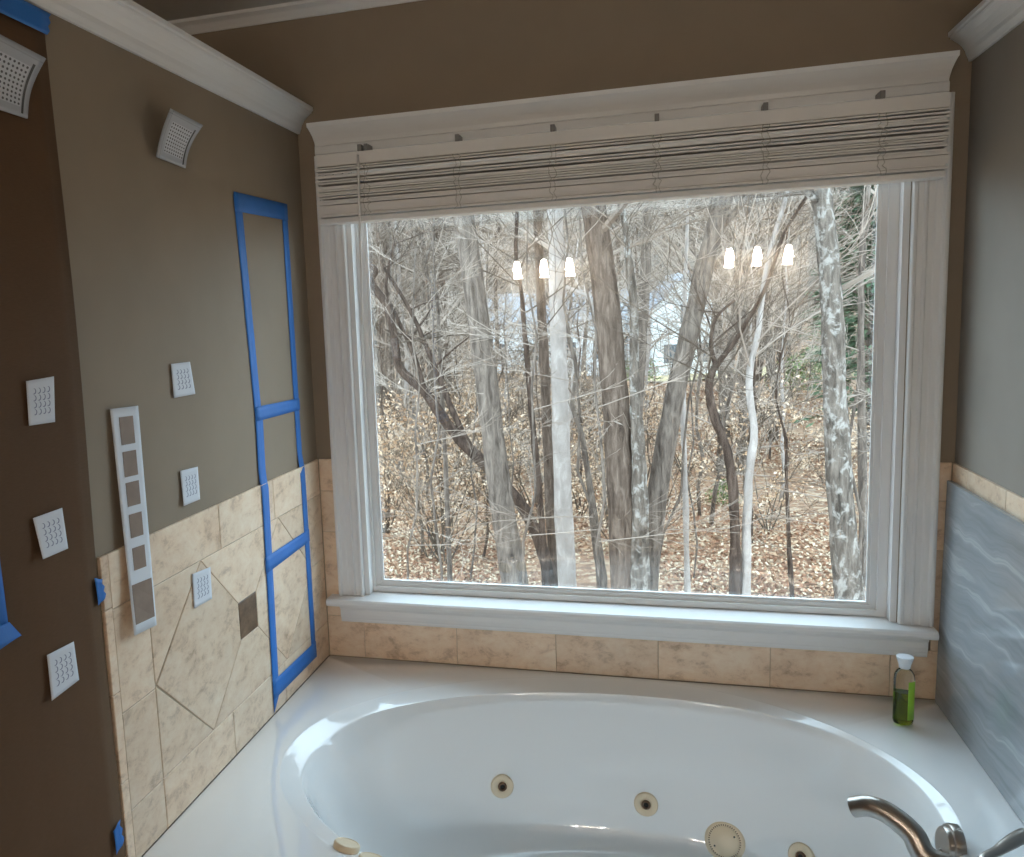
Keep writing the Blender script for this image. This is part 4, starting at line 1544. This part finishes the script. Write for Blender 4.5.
# ---- evergreens
ev = []
for sd, mt, nq, hh, rr_ in ((51, 'needles', 5200, 11.0, 2.4), (52, 'leaf_green', 900, 2.0, 1.3)):
    r_ = random.Random(sd)
    m = MB()
    for i in range(nq):
        if mt == 'needles':
            t = r_.random() ** 0.8
            z = 1.2 + (hh - 1.2) * t
            rad_ = rr_ * (1 - t) ** 0.8 * (0.35 + 0.65 * r_.random() ** 0.5) * (0.75 + 0.25 * math.sin(z * 6.0))
            az = r_.uniform(0, 6.28)
            p = Vector((rad_ * math.cos(az), rad_ * math.sin(az), z - 0.12 * rad_))
            a = (Vector((math.cos(az), math.sin(az), r_.uniform(-.5, .2)))).normalized()
            b = Vector((-math.sin(az), math.cos(az), r_.uniform(-.5, .5))).normalized()
            m.quad(p - a * .22, p - b * .07, p + a * .22, p + b * .07)
        else:
            az = r_.uniform(0, 6.28)
            el = r_.uniform(-0.2, 1.5)
            q = r_.random() ** 0.4
            p = Vector((rr_ * q * math.cos(az) * math.cos(el), rr_ * q * math.sin(az) * math.cos(el), 0.4 + 1.6 * q * max(0, math.sin(el))))
            a = Vector((r_.uniform(-1, 1), r_.uniform(-1, 1), r_.uniform(-1, 1))).normalized()
            b = a.orthogonal().normalized()
            m.quad(p - a * .10, p - b * .05, p + a * .10, p + b * .05)
    fol = m.mesh('foliage', M[mt], False, False)
    tk = MB().tube([Vector((0, 0, -0.2)), Vector((0, 0, hh * 0.5)), Vector((0, 0, hh * 0.95))], [0.13 if mt == 'needles' else 0.04, 0.09 if mt == 'needles' else 0.02, 0.01], 8).mesh('trunk', M['bark_brown'], True, False)
    ev.append((tk, fol))


def evergreen(k, name, u, Y, sc, label, cat, group):
    x = edge_x(u, Y)
    return place_tree(name, (('trunk', ev[k][0]), ('foliage', ev[k][1])), (x, Y, gz(x, Y)), u * 0.37, sc, label, cat, group)


evergreen(0, 'evergreen_tree', 872, 27, 1.0, 'dark green conifer behind the lichen covered trunk at the right edge', 'tree', 'evergreen trees')
evergreen(0, 'evergreen_tree', 862, 40, 1.25, 'farther tall conifer rising above the right edge of the view', 'tree', 'evergreen trees')
evergreen(0, 'evergreen_tree', 838, 58, 1.3, 'distant conifer left of the mottled lichen trunk', 'tree', 'evergreen trees')
evergreen(1, 'evergreen_shrub', 790, 46, 1.1, 'light green shrub by the dry grass verge, right part of the view', 'shrub', 'green shrubs')
evergreen(1, 'evergreen_shrub', 812, 50, 1.2, 'light green shrub nearest the lichen covered trunk', 'shrub', 'green shrubs')
evergreen(1, 'evergreen_shrub', 724, 19, 0.35, 'small holly seedling on the leaf litter by the crooked tree', 'shrub', 'green shrubs')
evergreen(1, 'evergreen_shrub', 640, 50, 1.0, 'green shrub in front of the white house', 'shrub', 'green shrubs')

# ---- dry grass verge and houses far behind
vm = MB()
vx = [edge_x(640, 60) + (edge_x(930, 60) - edge_x(640, 60)) * i / 12 for i in range(13)]
for x in vx:
    for y in (55.0, 58.0, 61.0, 64.0):
        vm.v.append((x, y + 1.5 * math.sin(x * 0.2), gz(x, y + 1.5 * math.sin(x * 0.2)) + 0.16))
for i in range(12):
    for j in range(3):
        a = i * 4 + j
        vm.f.append((a, a + 4, a + 5, a + 1))
tag(vm.build('grass_verge', M['verge'], fixn=False), 'strip of straw coloured dry grass far behind the trees', 'grass')


def house(u, Y, wd, dp, hw, hr, rz, label, wins, ridge='y'):
    x = edge_x(u, Y)
    z0 = gz(x, Y) - 0.2
    o = tag(empty('house', (x, Y, z0), rz), label, 'house')
    m = MB()
    if ridge == 'y':
        prof_ = [(-wd / 2, 0), (wd / 2, 0), (wd / 2, hw), (0, hw + hr), (-wd / 2, hw)]
        m.prism(prof_, 'y', -dp / 2, dp / 2)
    else:
        prof_ = [(-dp / 2, 0), (dp / 2, 0), (dp / 2, hw), (0, hw + hr), (-dp / 2, hw)]
        m.prism(prof_, 'x', -wd / 2, wd / 2)
    m.build('wall', M['house_white'], o)
    r_ = MB()
    e = 0.35
    if ridge == 'y':
        s_l = hr / (wd / 2)
        for sg in (-1, 1):
            r_.prism([(0, hw + hr + .02), (sg * (wd / 2 + e), hw - e * s_l + .02), (sg * (wd / 2 + e), hw - e * s_l + .2), (0, hw + hr + .2)], 'y', -dp / 2 - e, dp / 2 + e)
    else:
        s_l = hr / (dp / 2)
        for sg in (-1, 1):
            r_.prism([(0, hw + hr + .02), (sg * (dp / 2 + e), hw - e * s_l + .02), (sg * (dp / 2 + e), hw - e * s_l + .2), (0, hw + hr + .2)], 'x', -wd / 2 - e, wd / 2 + e)
    r_.build('roof', M['house_roof'], o)
    for (wx, wz) in wins:
        f = MB().box(wx - .6, wx + .6, -dp / 2 - .06, -dp / 2 - .01, wz - .8, wz + .8).build('window', M['trim'], o)
        MB().box(wx - .48, wx + .48, -dp / 2 - .09, -dp / 2 - .061, wz - .68, wz + .68).build('pane', M['house_glass'], f)
    return o


house(676, 66, 5.0, 9, 5.2, 2.6, 0.15, 'white gabled house behind the leaning trunk', ((-1.2, 2.0), (1.2, 2.0), (0, 4.9)))
house(560, 68, 11, 8, 4.6, 2.2, -0.05, 'long pale house with grey roof behind the pale trunk', ((-4, 2.2), (-1.5, 2.2), (1.5, 2.2), (4, 2.2)), 'x')
